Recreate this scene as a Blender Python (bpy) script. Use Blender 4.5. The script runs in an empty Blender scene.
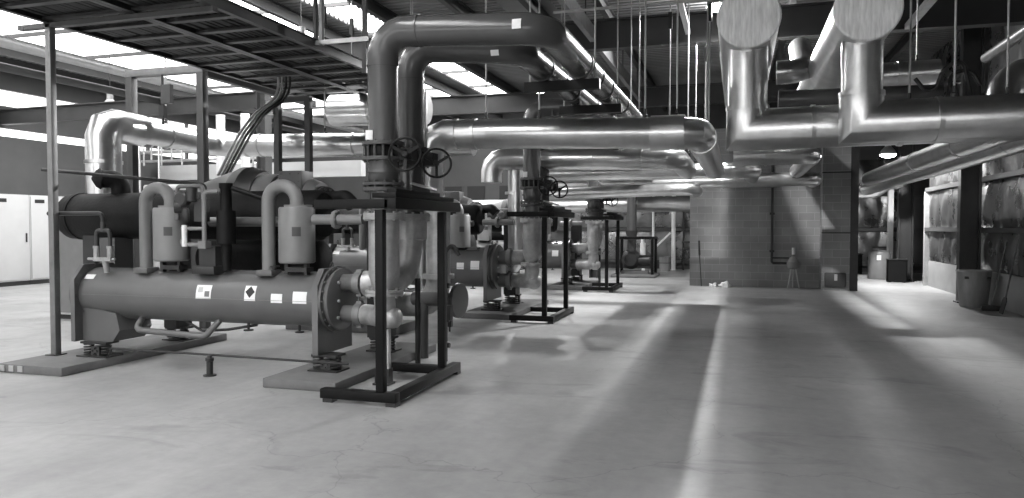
import bpy, bmesh, math, random
from mathutils import Vector as V, Matrix
R = math.radians
PI = math.pi
scn = bpy.context.scene
COL = scn.collection
random.seed(7)

# ------------------------------------------------------------------ materials
def mat(name, base, rough=0.5, metal=0.0, var=0.0, vscale=3.0, bump=0.0, bscale=20.0,
        stretch=(1, 1, 1), rvar=0.0, emit=0.0, spec=0.5, coat=0.0, detail=4.0):
    m = bpy.data.materials.new(name); m.use_nodes = True
    nt = m.node_tree; N = nt.nodes; L = nt.links
    b = N['Principled BSDF']
    c = (base, base, base, 1)
    b.inputs['Base Color'].default_value = c
    b.inputs['Roughness'].default_value = rough
    b.inputs['Metallic'].default_value = metal
    b.inputs['Specular IOR Level'].default_value = spec
    b.inputs['Coat Weight'].default_value = coat
    if emit:
        b.inputs['Emission Color'].default_value = (1, 1, 1, 1)
        b.inputs['Emission Strength'].default_value = emit
    tc = N.new('ShaderNodeTexCoord'); mp = N.new('ShaderNodeMapping')
    mp.inputs['Scale'].default_value = stretch
    L.new(tc.outputs['Object'], mp.inputs['Vector'])
    if var or rvar:
        n = N.new('ShaderNodeTexNoise'); n.inputs['Scale'].default_value = vscale
        n.inputs['Detail'].default_value = detail; n.inputs['Roughness'].default_value = 0.6
        L.new(mp.outputs[0], n.inputs['Vector'])
        if var:
            r = N.new('ShaderNodeMapRange')
            r.inputs['From Min'].default_value = 0.3; r.inputs['From Max'].default_value = 0.7
            r.inputs['To Min'].default_value = base * (1 - var); r.inputs['To Max'].default_value = base * (1 + var)
            L.new(n.outputs['Fac'], r.inputs['Value']); L.new(r.outputs[0], b.inputs['Base Color'])
        if rvar:
            r2 = N.new('ShaderNodeMapRange')
            r2.inputs['From Min'].default_value = 0.3; r2.inputs['From Max'].default_value = 0.7
            r2.inputs['To Min'].default_value = max(0.02, rough - rvar); r2.inputs['To Max'].default_value = rough + rvar
            L.new(n.outputs['Fac'], r2.inputs['Value']); L.new(r2.outputs[0], b.inputs['Roughness'])
    if bump:
        n2 = N.new('ShaderNodeTexNoise'); n2.inputs['Scale'].default_value = bscale
        n2.inputs['Detail'].default_value = 3
        L.new(mp.outputs[0], n2.inputs['Vector'])
        bp = N.new('ShaderNodeBump'); bp.inputs['Strength'].default_value = bump
        bp.inputs['Distance'].default_value = 0.02
        L.new(n2.outputs['Fac'], bp.inputs['Height']); L.new(bp.outputs[0], b.inputs['Normal'])
    return m

M = {}
M['chiller'] = mat('grey_enamel', 0.125, 0.34, var=0.10, vscale=2.5, bump=0.05, bscale=60)
M['can'] = mat('pale_grey_enamel', 0.19, 0.42, var=0.08, vscale=4)
M['pipe'] = mat('dark_grey_pipe_paint', 0.078, 0.24, var=0.10, vscale=2.0, bump=0.03, bscale=30)
M['pipe2'] = mat('mid_grey_pipe_paint', 0.11, 0.3, var=0.12, vscale=2.5)
M['foil'] = mat('foil_jacket', 0.60, 0.28, 0.95, var=0.10, vscale=5, bump=0.05, bscale=45)
M['foil_flat'] = mat('foil_facing', 0.24, 0.30, 0.9, var=0.2, vscale=2.0, bump=0.3, bscale=9, rvar=0.08)
M['galv'] = mat('galvanised_steel', 0.42, 0.42, 0.35, var=0.22, vscale=7, bump=0.08, bscale=25)
M['black'] = mat('black_steel_paint', 0.006, 0.5, var=0.2, vscale=6, spec=0.2)
M['insul'] = mat('black_foam_insulation', 0.010, 0.65, var=0.3, vscale=5, bump=0.2, bscale=25, spec=0.2)
M['dark'] = mat('dark_grey_steel', 0.025, 0.45, 0.0, var=0.2, vscale=5)
M['steel'] = mat('structural_steel_paint', 0.06, 0.5, var=0.15, vscale=2)
M['beam'] = mat('roof_beam_paint', 0.032, 0.5, var=0.15, vscale=2)
M['pale'] = mat('pale_galvanised_strut', 0.48, 0.42, 0.4, var=0.12, vscale=6)
M['strut'] = mat('grey_strut_zinc', 0.22, 0.45, 0.3, var=0.15, vscale=6)
M['dado'] = mat('grey_dado_lining', 0.30, 0.55, var=0.1, vscale=2)
M['white'] = mat('white_paint', 0.78, 0.45, var=0.04, vscale=2)
M['sticker'] = mat('white_paper_label', 0.85, 0.6)
M['ink'] = mat('black_print', 0.02, 0.6)
M['deck'] = mat('metal_roof_deck', 0.22, 0.45, 0.3, var=0.15, vscale=1.0)
M['rubber'] = mat('black_rubber_cable', 0.015, 0.4)
M['greycable'] = mat('grey_cable_sheath', 0.30, 0.4)
M['plinth'] = mat('plinth_concrete', 0.15, 0.75, var=0.15, vscale=4, bump=0.15, bscale=40)
M['galvbin'] = mat('zinc_bin', 0.24, 0.55, 0.3, var=0.2, vscale=7, stretch=(1, 1, .3))
M['duct_end'] = mat('cloth_end_cap', 0.85, 0.55, 0.0, var=0.22, vscale=5, stretch=(5, 1, .7), bump=0.25, bscale=10)
M['wallgrey'] = mat('grey_wall_sheeting', 0.07, 0.55, var=0.12, vscale=1.2)
M['wallwhite'] = mat('pale_wall_lining', 0.62, 0.55, var=0.06, vscale=1.2)
M['cloth'] = mat('white_rag_cotton', 0.6, 0.9, bump=0.3, bscale=20)
M['lens'] = mat('lamp_lens', 0.9, 0.3, emit=25)
M['skylight'] = mat('rooflight_sheet', 0.9, 0.4, emit=5.0)
M['sidelight'] = mat('sidelight_glazing', 0.9, 0.4, emit=1.2)
M['skylight2'] = mat('dim_rooflight_sheet', 0.9, 0.4, emit=1.6)  # glow set lower so the left bay stays less bright
M['fill_panel'] = mat('added_fill_sheet', 0.9, 0.4, emit=11.0)  # unseen glowing sheet, added to brighten the foreground
M['cabinet'] = mat('off_white_enamel', 0.5, 0.45, var=0.04, vscale=2)
M['wood'] = mat('worn_wood_handle', 0.10, 0.6)

def floor_mat():
    m = bpy.data.materials.new('worn_concrete_floor'); m.use_nodes = True
    nt = m.node_tree; N = nt.nodes; L = nt.links; b = N['Principled BSDF']
    tc = N.new('ShaderNodeTexCoord')
    def noise(s, d, stretch=(1, 1, 1), dist=0.0):
        mp = N.new('ShaderNodeMapping'); mp.inputs['Scale'].default_value = stretch
        L.new(tc.outputs['Object'], mp.inputs[0])
        n = N.new('ShaderNodeTexNoise'); n.inputs['Scale'].default_value = s
        n.inputs['Detail'].default_value = d; n.inputs['Roughness'].default_value = 0.62
        n.inputs['Distortion'].default_value = dist
        L.new(mp.outputs[0], n.inputs['Vector']); return n.outputs['Fac']
    def rng(f, a, bb, c, d):
        r = N.new('ShaderNodeMapRange'); r.inputs['From Min'].default_value = a; r.inputs['From Max'].default_value = bb
        r.inputs['To Min'].default_value = c; r.inputs['To Max'].default_value = d
        L.new(f, r.inputs['Value']); return r.outputs[0]
    def mul(a, bb):
        x = N.new('ShaderNodeMath'); x.operation = 'MULTIPLY'
        L.new(a, x.inputs[0]); L.new(bb, x.inputs[1]); return x.outputs[0]
    base = rng(noise(0.55, 6, (1, .6, 1), .4), 0.3, 0.7, 0.275, 0.365)
    fine = rng(noise(9, 6), 0.3, 0.7, 0.92, 1.06)
    streak = rng(noise(1.6, 5, (2.2, .35, 1), .3), 0.35, 0.7, 0.93, 1.05)
    stain = rng(noise(0.9, 7, (.6, 1.5, 1), 1.2), 0.57, 0.64, 1.0, 0.80)
    # hairline cracks from warped cell edges
    vo = N.new('ShaderNodeTexVoronoi'); vo.feature = 'DISTANCE_TO_EDGE'; vo.inputs['Scale'].default_value = 0.32
    ad = N.new('ShaderNodeVectorMath'); ad.operation = 'ADD'
    nz = N.new('ShaderNodeTexNoise'); nz.inputs['Scale'].default_value = 1.4; nz.inputs['Detail'].default_value = 5
    L.new(tc.outputs['Object'], nz.inputs['Vector']); L.new(tc.outputs['Object'], ad.inputs[0]); L.new(nz.outputs['Color'], ad.inputs[1])
    L.new(ad.outputs[0], vo.inputs['Vector'])
    crack = rng(vo.outputs['Distance'], 0.0008, 0.003, 0.80, 1.0)
    v = mul(mul(mul(base, fine), streak), mul(stain, crack))
    L.new(v, b.inputs['Base Color'])
    L.new(rng(noise(1.3, 5), 0.3, 0.7, 0.36, 0.56), b.inputs['Roughness'])
    b.inputs['Specular IOR Level'].default_value = 0.45
    bp = N.new('ShaderNodeBump'); bp.inputs['Strength'].default_value = 0.12; bp.inputs['Distance'].default_value = 0.01
    L.new(noise(30, 3), bp.inputs['Height']); L.new(bp.outputs[0], b.inputs['Normal'])
    return m
M['floor'] = floor_mat()

def block_mat():
    m = bpy.data.materials.new('concrete_blockwork'); m.use_nodes = True
    nt = m.node_tree; N = nt.nodes; L = nt.links; b = N['Principled BSDF']
    tc = N.new('ShaderNodeTexCoord'); sp = N.new('ShaderNodeSeparateXYZ'); cb = N.new('ShaderNodeCombineXYZ')
    L.new(tc.outputs['Object'], sp.inputs[0])
    ad = N.new('ShaderNodeMath'); ad.operation = 'ADD'
    L.new(sp.outputs['X'], ad.inputs[0]); L.new(sp.outputs['Y'], ad.inputs[1])
    L.new(ad.outputs[0], cb.inputs['X']); L.new(sp.outputs['Z'], cb.inputs['Y'])
    br = N.new('ShaderNodeTexBrick'); br.inputs['Scale'].default_value = 1.0
    br.inputs['Brick Width'].default_value = 0.40; br.inputs['Row Height'].default_value = 0.20
    br.inputs['Mortar Size'].default_value = 0.007; br.inputs['Mortar Smooth'].default_value = 0.4
    br.inputs['Color1'].default_value = (.25, .25, .25, 1); br.inputs['Color2'].default_value = (.29, .29, .29, 1)
    br.inputs['Mortar'].default_value = (.37, .37, .37, 1)
    L.new(cb.outputs[0], br.inputs['Vector'])
    n = N.new('ShaderNodeTexNoise'); n.inputs['Scale'].default_value = 1.2; n.inputs['Detail'].default_value = 6
    L.new(tc.outputs['Object'], n.inputs['Vector'])
    r = N.new('ShaderNodeMapRange'); r.inputs['From Min'].default_value = .3; r.inputs['From Max'].default_value = .7
    r.inputs['To Min'].default_value = .82; r.inputs['To Max'].default_value = 1.15
    L.new(n.outputs['Fac'], r.inputs['Value'])
    mx = N.new('ShaderNodeMix'); mx.data_type = 'RGBA'; mx.blend_type = 'MULTIPLY'; mx.inputs['Factor'].default_value = 1
    L.new(br.outputs['Color'], mx.inputs['A']); L.new(r.outputs[0], mx.inputs['B'])
    L.new(mx.outputs['Result'], b.inputs['Base Color'])
    b.inputs['Roughness'].default_value = 0.7
    bp = N.new('ShaderNodeBump'); bp.inputs['Strength'].default_value = 0.3; bp.inputs['Distance'].default_value = 0.01; bp.invert = True
    L.new(br.outputs['Fac'], bp.inputs['Height']); L.new(bp.outputs[0], b.inputs['Normal'])
    return m
M['block'] = block_mat()

# ------------------------------------------------------------------ mesh helpers
OFF = {}
def basis(d):
    d = V(d).normalized()
    a = V((0, 0, 1)) if abs(d.z) < 0.9 else V((1, 0, 0))
    u = d.cross(a).normalized(); w = d.cross(u).normalized()
    return d, u, w

class MB:
    def __init__(s): s.bm = bmesh.new()
    def face(s, vs):
        try: s.bm.faces.new(vs)
        except ValueError: pass
    def box(s, x0, x1, y0, y1, z0, z1, bev=0.0):
        b = bmesh.new()
        bmesh.ops.create_cube(b, size=1)
        for v in b.verts:
            v.co = V(((x0 + x1) / 2 + v.co.x * (x1 - x0), (y0 + y1) / 2 + v.co.y * (y1 - y0), (z0 + z1) / 2 + v.co.z * (z1 - z0)))
        if bev: bmesh.ops.bevel(b, geom=list(b.edges), offset=bev, segments=2, affect='EDGES', profile=0.5)
        s.merge(b); return s
    def merge(s, b, mtx=None):
        if mtx is not None: b.transform(mtx)
        me = bpy.data.meshes.new('tmp'); b.to_mesh(me); b.free()
        s.bm.from_mesh(me); bpy.data.meshes.remove(me)
    def bar(s, p0, p1, w, h, up=(0, 0, 1)):
        # rectangular section bar from p0 to p1
        p0 = V(p0); p1 = V(p1); d = (p1 - p0).normalized()
        u = V(up)
        if abs(d.dot(u)) > .95: u = V((0, 1, 0))
        r = d.cross(u).normalized(); u = r.cross(d).normalized()
        vs = []
        for p in (p0, p1):
            for a, c in ((-1, -1), (1, -1), (1, 1), (-1, 1)):
                vs.append(s.bm.verts.new(p + r * a * w / 2 + u * c * h / 2))
        for k in range(4): s.face([vs[k], vs[(k + 1) % 4], vs[4 + (k + 1) % 4], vs[4 + k]])
        s.face(vs[3::-1]); s.face(vs[4:])
        return s
    def ibeam(s, p0, p1, h, w, tw=0.02, tf=0.03, up=(0, 0, 1)):
        p0 = V(p0); p1 = V(p1); d = (p1 - p0).normalized(); u = V(up)
        r = d.cross(u).normalized(); u = r.cross(d).normalized()
        prof = [(-w / 2, -h / 2), (w / 2, -h / 2), (w / 2, -h / 2 + tf), (tw / 2, -h / 2 + tf), (tw / 2, h / 2 - tf), (w / 2, h / 2 - tf),
                (w / 2, h / 2), (-w / 2, h / 2), (-w / 2, h / 2 - tf), (-tw / 2, h / 2 - tf), (-tw / 2, -h / 2 + tf), (-w / 2, -h / 2 + tf)]
        A = [s.bm.verts.new(p0 + r * a + u * c) for a, c in prof]; B = [s.bm.verts.new(p1 + r * a + u * c) for a, c in prof]
        n = len(prof)
        for k in range(n): s.face([A[k], A[(k + 1) % n], B[(k + 1) % n], B[k]])
        s.face(A[::-1]); s.face(B)
        return s
    def tube(s, pts, r, seg=20, bend=0.0, n=6, cap=True, r1=None):
        pts = [V(p) for p in pts]
        P = [pts[0]]
        for i in range(1, len(pts) - 1):
            a, p, b = pts[i - 1], pts[i], pts[i + 1]
            d1 = (p - a).normalized(); d2 = (b - p).normalized(); th = d1.angle(d2)
            if bend <= 0 or th < 0.02: P.append(p); continue
            t = min(bend * math.tan(th / 2), (p - a).length * .49 if i > 1 else (p - a).length * .98, (b - p).length * .49 if i < len(pts) - 2 else (b - p).length * .98)
            RR = t / math.tan(th / 2)
            nrm = (d2 - d1 * d1.dot(d2)).normalized(); c = p - d1 * t + nrm * RR
            for k in range(n + 1):
                f = th * k / n
                P.append(c - nrm * RR * math.cos(f) + d1 * RR * math.sin(f))
        P.append(pts[-1])
        d, u, w = basis(P[1] - P[0])
        ring = [P[0] + (u * math.cos(2 * PI * k / seg) + w * math.sin(2 * PI * k / seg)) * r for k in range(seg)]
        rings = [[s.bm.verts.new(c) for c in ring]]
        for i in range(1, len(P)):
            d1 = (P[i] - P[i - 1]).normalized()
            nn = (d1 + (P[i + 1] - P[i]).normalized()).normalized() if i < len(P) - 1 else d1
            ring = [v + d1 * ((P[i] - v).dot(nn) / d1.dot(nn)) for v in ring]
            if r1 is not None and i == len(P) - 1: ring = [P[i] + (v - P[i]) * (r1 / r) for v in ring]
            rings.append([s.bm.verts.new(c) for c in ring])
        for a, b in zip(rings, rings[1:]):
            for k in range(seg): s.face([a[k], a[(k + 1) % seg], b[(k + 1) % seg], b[k]])
        if cap: s.face(rings[0][::-1]); s.face(rings[-1])
        return s
    def lathe(s, o, axis, prof, seg=28):
        o = V(o); d, u, w = basis(axis)
        prev = None
        for t, r in prof:
            if r < 1e-5: cur = [s.bm.verts.new(o + d * t)]
            else: cur = [s.bm.verts.new(o + d * t + (u * math.cos(2 * PI * k / seg) + w * math.sin(2 * PI * k / seg)) * r) for k in range(seg)]
            if prev is not None:
                for k in range(seg):
                    j = (k + 1) % seg
                    if len(prev) == 1 and len(cur) == 1: break
                    if len(prev) == 1: s.face([prev[0], cur[j], cur[k]])
                    elif len(cur) == 1: s.face([prev[k], prev[j], cur[0]])
                    else: s.face([prev[k], prev[j], cur[j], cur[k]])
            prev = cur
        return s
    def disc(s, o, axis, r, h, seg=28, bev=0.0):     # solid disc centred on o along axis
        b = bev
        if b: return s.lathe(o, axis, [(-h / 2, 0), (-h / 2, r - b), (-h / 2 + b, r), (h / 2 - b, r), (h / 2, r - b), (h / 2, 0)], seg)
        return s.lathe(o, axis, [(-h / 2, 0), (-h / 2, r), (h / 2, r), (h / 2, 0)], seg)
    def ringb(s, o, axis, r0, r, h, seg=28):          # annulus
        return s.lathe(o, axis, [(-h / 2, r0), (-h / 2, r), (h / 2, r), (h / 2, r0), (-h / 2, r0)], seg)
    def bolts(s, o, axis, rad, n, r, h, seg=6, ph=0.0):
        o = V(o); d, u, w = basis(axis)
        for k in range(n):
            a = 2 * PI * k / n + ph
            s.disc(o + (u * math.cos(a) + w * math.sin(a)) * rad, axis, r, h, seg)
        return s
    def torus(s, o, axis, rad, r, seg=28, rs=8):
        o = V(o); d, u, w = basis(axis); G = []
        for i in range(seg):
            a = 2 * PI * i / seg; c = u * math.cos(a) + w * math.sin(a)
            G.append([s.bm.verts.new(o + c * (rad + r * math.cos(2 * PI * k / rs)) + d * r * math.sin(2 * PI * k / rs)) for k in range(rs)])
        for i in range(seg):
            A, B = G[i], G[(i + 1) % seg]
            for k in range(rs): s.face([A[k], A[(k + 1) % rs], B[(k + 1) % rs], B[k]])
        return s
    def patch(s, o, axis, r, t0, t1, a0, a1, ref, th=0.003, n=5):
        # thin curved sheet lying on a cylinder (axis through o, angle 0 at ref)
        o = V(o); d = V(axis).normalized(); u = V(ref).normalized(); w = d.cross(u)
        g = []
        for rr in (r + 0.001, r + 0.001 + th):
            row = []
            for k in range(n + 1):
                a = a0 + (a1 - a0) * k / n; c = u * math.cos(a) + w * math.sin(a)
                row.append((s.bm.verts.new(o + d * t0 + c * rr), s.bm.verts.new(o + d * t1 + c * rr)))
            g.append(row)
        for k in range(n):
            s.face([g[1][k][0], g[1][k][1], g[1][k + 1][1], g[1][k + 1][0]])
            s.face([g[0][k][0], g[0][k + 1][0], g[0][k + 1][1], g[0][k][1]])
            for e in (0, 1): s.face([g[0][k][e], g[0][k + 1][e], g[1][k + 1][e], g[1][k][e]])
        for k in (0, n): s.face([g[0][k][0], g[0][k][1], g[1][k][1], g[1][k][0]])
        return s
    def build(s, name, m, parent=None, org=None, label=None, ang=0.7):
        bm = s.bm
        bmesh.ops.recalc_face_normals(bm, faces=bm.faces)
        for e in bm.edges:
            if len(e.link_faces) == 2 and e.calc_face_angle(0) > ang: e.smooth = False
        for f in bm.faces: f.smooth = True
        if parent is not None: off = OFF[parent.name]
        elif org is not None: off = V(org)
        else:
            xs = [v.co for v in bm.verts]
            off = V(((min(c.x for c in xs) + max(c.x for c in xs)) / 2, (min(c.y for c in xs) + max(c.y for c in xs)) / 2, min(c.z for c in xs)))
        bmesh.ops.translate(bm, vec=-off, verts=bm.verts)
        me = bpy.data.meshes.new(name); bm.to_mesh(me); bm.free()
        me.materials.append(M[m])
        o = bpy.data.objects.new(name, me); COL.objects.link(o)
        if parent is not None: o.parent = parent
        else: o.location = off
        OFF[o.name] = off
        if label: o['label'] = label
        return o

def tag(o, label, cat, group=None, kind=None):
    o['label'] = label; o['category'] = cat
    if group: o['group'] = group
    if kind: o['kind'] = kind
    return o
def thing(name, label, cat, loc=(0, 0, 0), group=None):
    o = bpy.data.objects.new(name, None); COL.objects.link(o); o.location = loc
    o.empty_display_size = 0.1
    OFF[o.name] = V(loc)
    return tag(o, label, cat, group)
def struct(o):
    o['kind'] = 'structure'; return o
def copy_tree(o, loc=None, label=None, parent=None):
    c = o.copy(); COL.objects.link(c)
    if parent is not None: c.parent = parent
    if loc is not None:
        c.location = loc; OFF[c.name] = V(loc)
    if label: c['label'] = label
    for ch in list(o.children):
        if ch.name in COL.objects: copy_tree(ch, parent=c)
    return c
def kids(o, stem): return [c for c in o.children if c.name.split('.')[0] == stem]

# ------------------------------------------------------------------ camera (1.65 m eye height at the origin)
F = 740.0
cam_d = bpy.data.cameras.new('camera'); cam = bpy.data.objects.new('camera', cam_d); COL.objects.link(cam)
cam_d.sensor_fit = 'HORIZONTAL'; cam_d.sensor_width = 36; cam_d.lens = F / 1024 * 36
cam_d.clip_start = 0.05; cam_d.clip_end = 200
PIT = math.atan(23 / F); YAW = math.atan(226 / (F / math.cos(PIT)))
cam.location = (0, 0, 1.65); cam.rotation_euler = (PI / 2 - PIT, 0, YAW)
scn.camera = cam
scn.view_settings.view_transform = 'Standard'; scn.view_settings.look = 'None'
scn.view_settings.exposure = 1.2; scn.view_settings.gamma = 1.0; scn.view_settings.use_curve_mapping = False
scn.cycles.max_bounces = 6; scn.cycles.diffuse_bounces = 4; scn.cycles.glossy_bounces = 4
scn.cycles.sample_clamp_indirect = 4.0; scn.cycles.use_denoising = True; scn.cycles.caustics_reflective = False

#@@SETTING
# ------------------------------------------------------------------ setting
XL, XR, YB, ZR = -19.6, 5.1, 29.0, 6.35
struct(MB().box(XL - .3, XR + 2.5, -6, YB + .3, -0.2, 0).build('floor', 'floor', org=(0, 0, 0)))

# roof: corrugated deck (ribs across the hall) with long translucent rooflights
SKY = [(-17.8, -14.2), (-10.7, -9.75), (-8.75, -7.9), (-4.9, -3.8)]  # last strip is added overhead, out of view, as fill light
def deck(x0, x1):
    mb = MB(); y = -6.0; prof = []
    while y < YB + .2:
        prof += [(y, ZR), (y + .09, ZR), (y + .115, ZR + .06), (y + .175, ZR + .06)]
        y += .2
    A = [mb.bm.verts.new((x0, a, b)) for a, b in prof]; B = [mb.bm.verts.new((x1, a, b)) for a, b in prof]
    for k in range(len(prof) - 1): mb.face([A[k], B[k], B[k + 1], A[k + 1]])
    return mb
edges = [XL - .3] + [e for s_ in SKY for e in s_] + [XR + 2.5]
ceil = struct(deck(edges[0], edges[1]).build('ceiling', 'deck', org=(0, 0, ZR), ang=.3))
for a, b in zip(edges[2::2], edges[3::2]):
    struct(deck(a, b).build('ceiling', 'deck', org=(0, 0, ZR), ang=.3))
for i, (a, b) in enumerate(SKY):
    ye = 5.2 if i == 3 else YB - 1
    w = struct(MB().box(a, b, -6, ye, ZR + .07, ZR + .09).build('window_%d' % (i + 1 if i < 3 else 20), ('skylight2', 'skylight', 'skylight', 'fill_panel')[i]))  # the last of these windows is the added fill strip
    fr = MB(); y = -5.1
    while y < ye - 1:
        fr.box(a, b, y, y + .06, ZR - .03, ZR + .06); y += 2.4
    fr.build('glazing_bar', 'steel', parent=w)
    struct(MB().box(a, b, ye, YB + .2, ZR + .0, ZR + .06).build('ceiling', 'deck'))

# walls
struct(MB().box(XL - .3, XL, -6, YB + .3, 0, 4.15).build('wall_left', 'wallgrey', org=(XL, 0, 0)))
struct(MB().box(XL - .3, XL, -6, YB + .3, 5.45, ZR + .1).build('wall_left', 'wallgrey', org=(XL, 0, 0)))
for n_, z0, z1 in ((4, 5.0, 5.45), (21, 4.15, 4.38)):
    w = struct(MB().box(XL - .2, XL - .15, 1, YB - .5, z0, z1).build('window_%d' % n_, 'sidelight'))
    fr = MB()
    for k in range(15): fr.box(XL - .14, XL - .02, 2 + k * 1.9, 2.07 + k * 1.9, z0, z1)
    fr.build('glazing_bar', 'steel', parent=w)
struct(MB().box(XL - .3, XL, -6, YB + .3, 4.38, 5.0).build('wall_left', 'wallgrey', org=(XL, 0, 0)))
wb = struct(MB().box(XL - .3, XR + 2.5, YB, YB + .3, 0, ZR).build('wall_back', 'wallgrey', org=(0, YB, 0)))
for z0, z1 in ((0, 1.9), (3.3, ZR + .1)):
    struct(MB().box(XL - .3, XR + 2.5, -6.3, -6.0, z0, z1).build('wall_front', 'wallgrey', org=(0, -6, 0)))
for k in range(12): struct(MB().box(XL + 2.1 * k, XL + 2.1 * k + .08, -6.25, -6.1, 1.9, 3.3).build('trim_%d' % (30 + k), 'steel'))
# right wall: steel sheeting, quilted foil insulation between girts, painted dado
struct(MB().box(XR, XR + .1, -6, 23.1, 0, ZR).build('wall_right', 'steel', org=(XR, 0, 0)))
struct(MB().box(XR, XR + 2.4, 23.1, 23.2, 0, ZR).build('wall_right', 'steel', org=(XR, 22, 0)))
struct(MB().box(XR + 2.4, XR + 2.5, 23.2, YB, 0, ZR).build('wall_right', 'steel', org=(XR, 22, 0)))
def quilt(axis, c, u0, u1, z0, z1, period, sgn, seed):
    rnd = random.Random(seed); mb = MB(); nu = int((u1 - u0) / .06); nz = 8; G = []
    ph = [rnd.uniform(-.15, .15) for _ in range(200)]
    for i in range(nu + 1):
        u = u0 + (u1 - u0) * i / nu; row = []
        for j in range(nz + 1):
            z = z0 + (z1 - z0) * j / nz
            uu = (u + .05 * math.sin(3 * z + u)) / period; f = uu - math.floor(uu)
            bul = .07 * (max(0, math.sin(PI * f)) ** .5) * (math.sin(PI * (j + .4) / (nz + .8)) ** .6)
            bul += .012 * math.sin(9 * u + 4 * z + ph[int(uu) % 200] * 20)
            p = (c + sgn * bul, u, z) if axis == 'x' else (u, c + sgn * bul, z)
            row.append(mb.bm.verts.new(p))
        G.append(row)
    for i in range(nu):
        for j in range(nz): mb.face([G[i][j], G[i + 1][j], G[i + 1][j + 1], G[i][j + 1]])
    return mb
levels = [(0.72, 1.50), (1.62, 2.58), (2.70, 3.9), (4.02, 5.2), (5.3, 6.3)]
for k, (a, b) in enumerate(levels):
    struct(quilt('x', XR - .03, 4, 22.9, a, b, 1.15, -1, k).build('wall_right', 'foil_flat', org=(XR, 0, 0), ang=3))
for z in (1.56, 2.64, 3.96, 5.25):
    struct(MB().box(XR - .17, XR - .02, 4, 22.9, z - .05, z + .05).build('trim_%d' % int(z), 'steel'))
struct(MB().box(XR - .06, XR, -6, 22.9, 0, .70).build('trim_6', 'dado'))
struct(MB().box(XR - .08, XR - .04, 15.2, 15.215, 0.01, .70).build('trim_7', 'steel'))
for k, y in enumerate((18.05, 24.4)):
    c = MB().ibeam((4.74, y, 0), (4.74, y, 6.2), .40, .22, .02, .04, up=(1, 0, 0))
    c.box(4.5, 4.98, y - .16, y + .16, 0, .03)
    struct(c.build('column', 'dark'))
# back wall lining seen through the gaps
for k, (a, b) in enumerate(((0.35, 1.45), (1.6, 2.7), (2.85, 4.0))):
    struct(quilt('y', YB - .03, -6.5, -1.0, a, b, 1.3, -1, 20 + k).build('wall_back', 'foil_flat', org=(0, YB, 0), ang=3))
    struct(quilt('y', YB - .03, 2.0, 5.6, a, b, 1.6, -1, 30 + k).build('wall_back', 'foil_flat', org=(0, YB, 0), ang=3))
for k, z in enumerate((.28, 1.52, 2.78)):
    struct(MB().box(-7, 7.3, YB - .16, YB - .01, z - .06, z + .06).build('trim_%d' % (k + 10), 'steel'))
for k, x in enumerate((-12.4, -11.4, -10.4, -9.0, -8.2)):   # dark openings in the pale back wall
    struct(MB().box(x - .38, x + .38, YB - .05, YB + .0, 2.1, 3.3).build('window_%d' % (k + 5), 'ink'))

# roof steel
for k, y in enumerate((7.4, 15.6, 23.4)):
    mb = MB().ibeam((-10.9 if y < 20 else -12.5, y, 5.72), (XR, y, 5.62), .62, .26, .02, .03)
    struct(mb.build('roof_beam', 'beam'))
struct(MB().ibeam((XL, 15.6, 4.66), (-11.3, 15.6, 4.72), .42, .2, .02, .03).build('roof_beam', 'steel'))
struct(MB().ibeam((XL, 23.4, 4.66), (-12, 23.4, 4.72), .42, .2, .02, .03).build('roof_beam', 'steel'))
for k, x in enumerate((-18.2, -14.0, -12.6, -11.2, -9.3, -7.3, -5.6, -4.1, -2.7, 1.0, 2.4, 3.9)):
    mb = MB().ibeam((x, -5, 6.19), (x, YB, 6.19), .26, .12, .015, .02)
    struct(mb.build('roof_purlin', 'beam' if k % 3 else 'steel'))
for x, y in ((-11.1, 15.6), (-12.2, 23.4), (-4.4, 23.4)):
    struct(MB().ibeam((x, y, 0), (x, y, 5.5), .26, .26, .02, .03, up=(1, 0, 0)).build('column', 'steel'))
# masonry partition and pier
struct(MB().box(-1.27, 2.10, 21.0, 21.2, 0, 4.3).build('wall_partition', 'block', org=(-1.27, 21, 0)))
pier = struct(MB().box(2.06, 2.72, 20.45, 21.1, 0, 5.3).build('pillar', 'block', org=(2.06, 20.5, .05)))
mb = MB().box(2.05, 2.73, 20.43, 20.46, 1.46, 1.49).box(2.05, 2.73, 20.43, 20.46, 3.0, 3.03)
mb.build('joint_strip', 'dark', parent=pier)
mb = MB().box(2.13, 2.64, 20.41, 20.46, .09, .46, .03); mb.build('access_panel', 'steel', parent=pier)
MB().box(2.36, 2.43, 20.395, 20.42, .26, .42).build('latch', 'pale', parent=pier)
struct(MB().ibeam((2.82, 20.62, 0), (2.82, 20.62, 5.3), .34, .18, .02, .03, up=(0, 1, 0)).build('column', 'dark'))

#@@CHILLER
# ------------------------------------------------------------------ concrete plinths
def plinth(x0, x1, y0, y1, h, label, group='concrete plinths under the chillers'):
    return tag(MB().box(x0, x1, y0, y1, 0, h, .012).build('concrete_plinth', 'plinth'), label, 'plinth', group)
plinth(-7.98, -7.06, 6.26, 9.0, .10, 'concrete plinth under the left end of the nearest chiller carrying the strut post')
plinth(-4.63, -3.79, 6.44, 9.0, .10, 'concrete plinth under the right end of the nearest chiller beside the black frame')
plinth(-4.75, -3.8, 12.35, 15.1, .10, 'concrete plinth under the nozzle end of the second chiller')
plinth(-4.75, -3.8, 18.55, 21.0, .10, 'concrete plinth under the nozzle end of the third chiller')
tag(MB().box(-6.9, -4.9, 10.2, 10.8, 0, .15, .012).build('concrete_curb', 'plinth'), 'dark low concrete curb on the floor behind the nearest chiller', 'curb')
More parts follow.
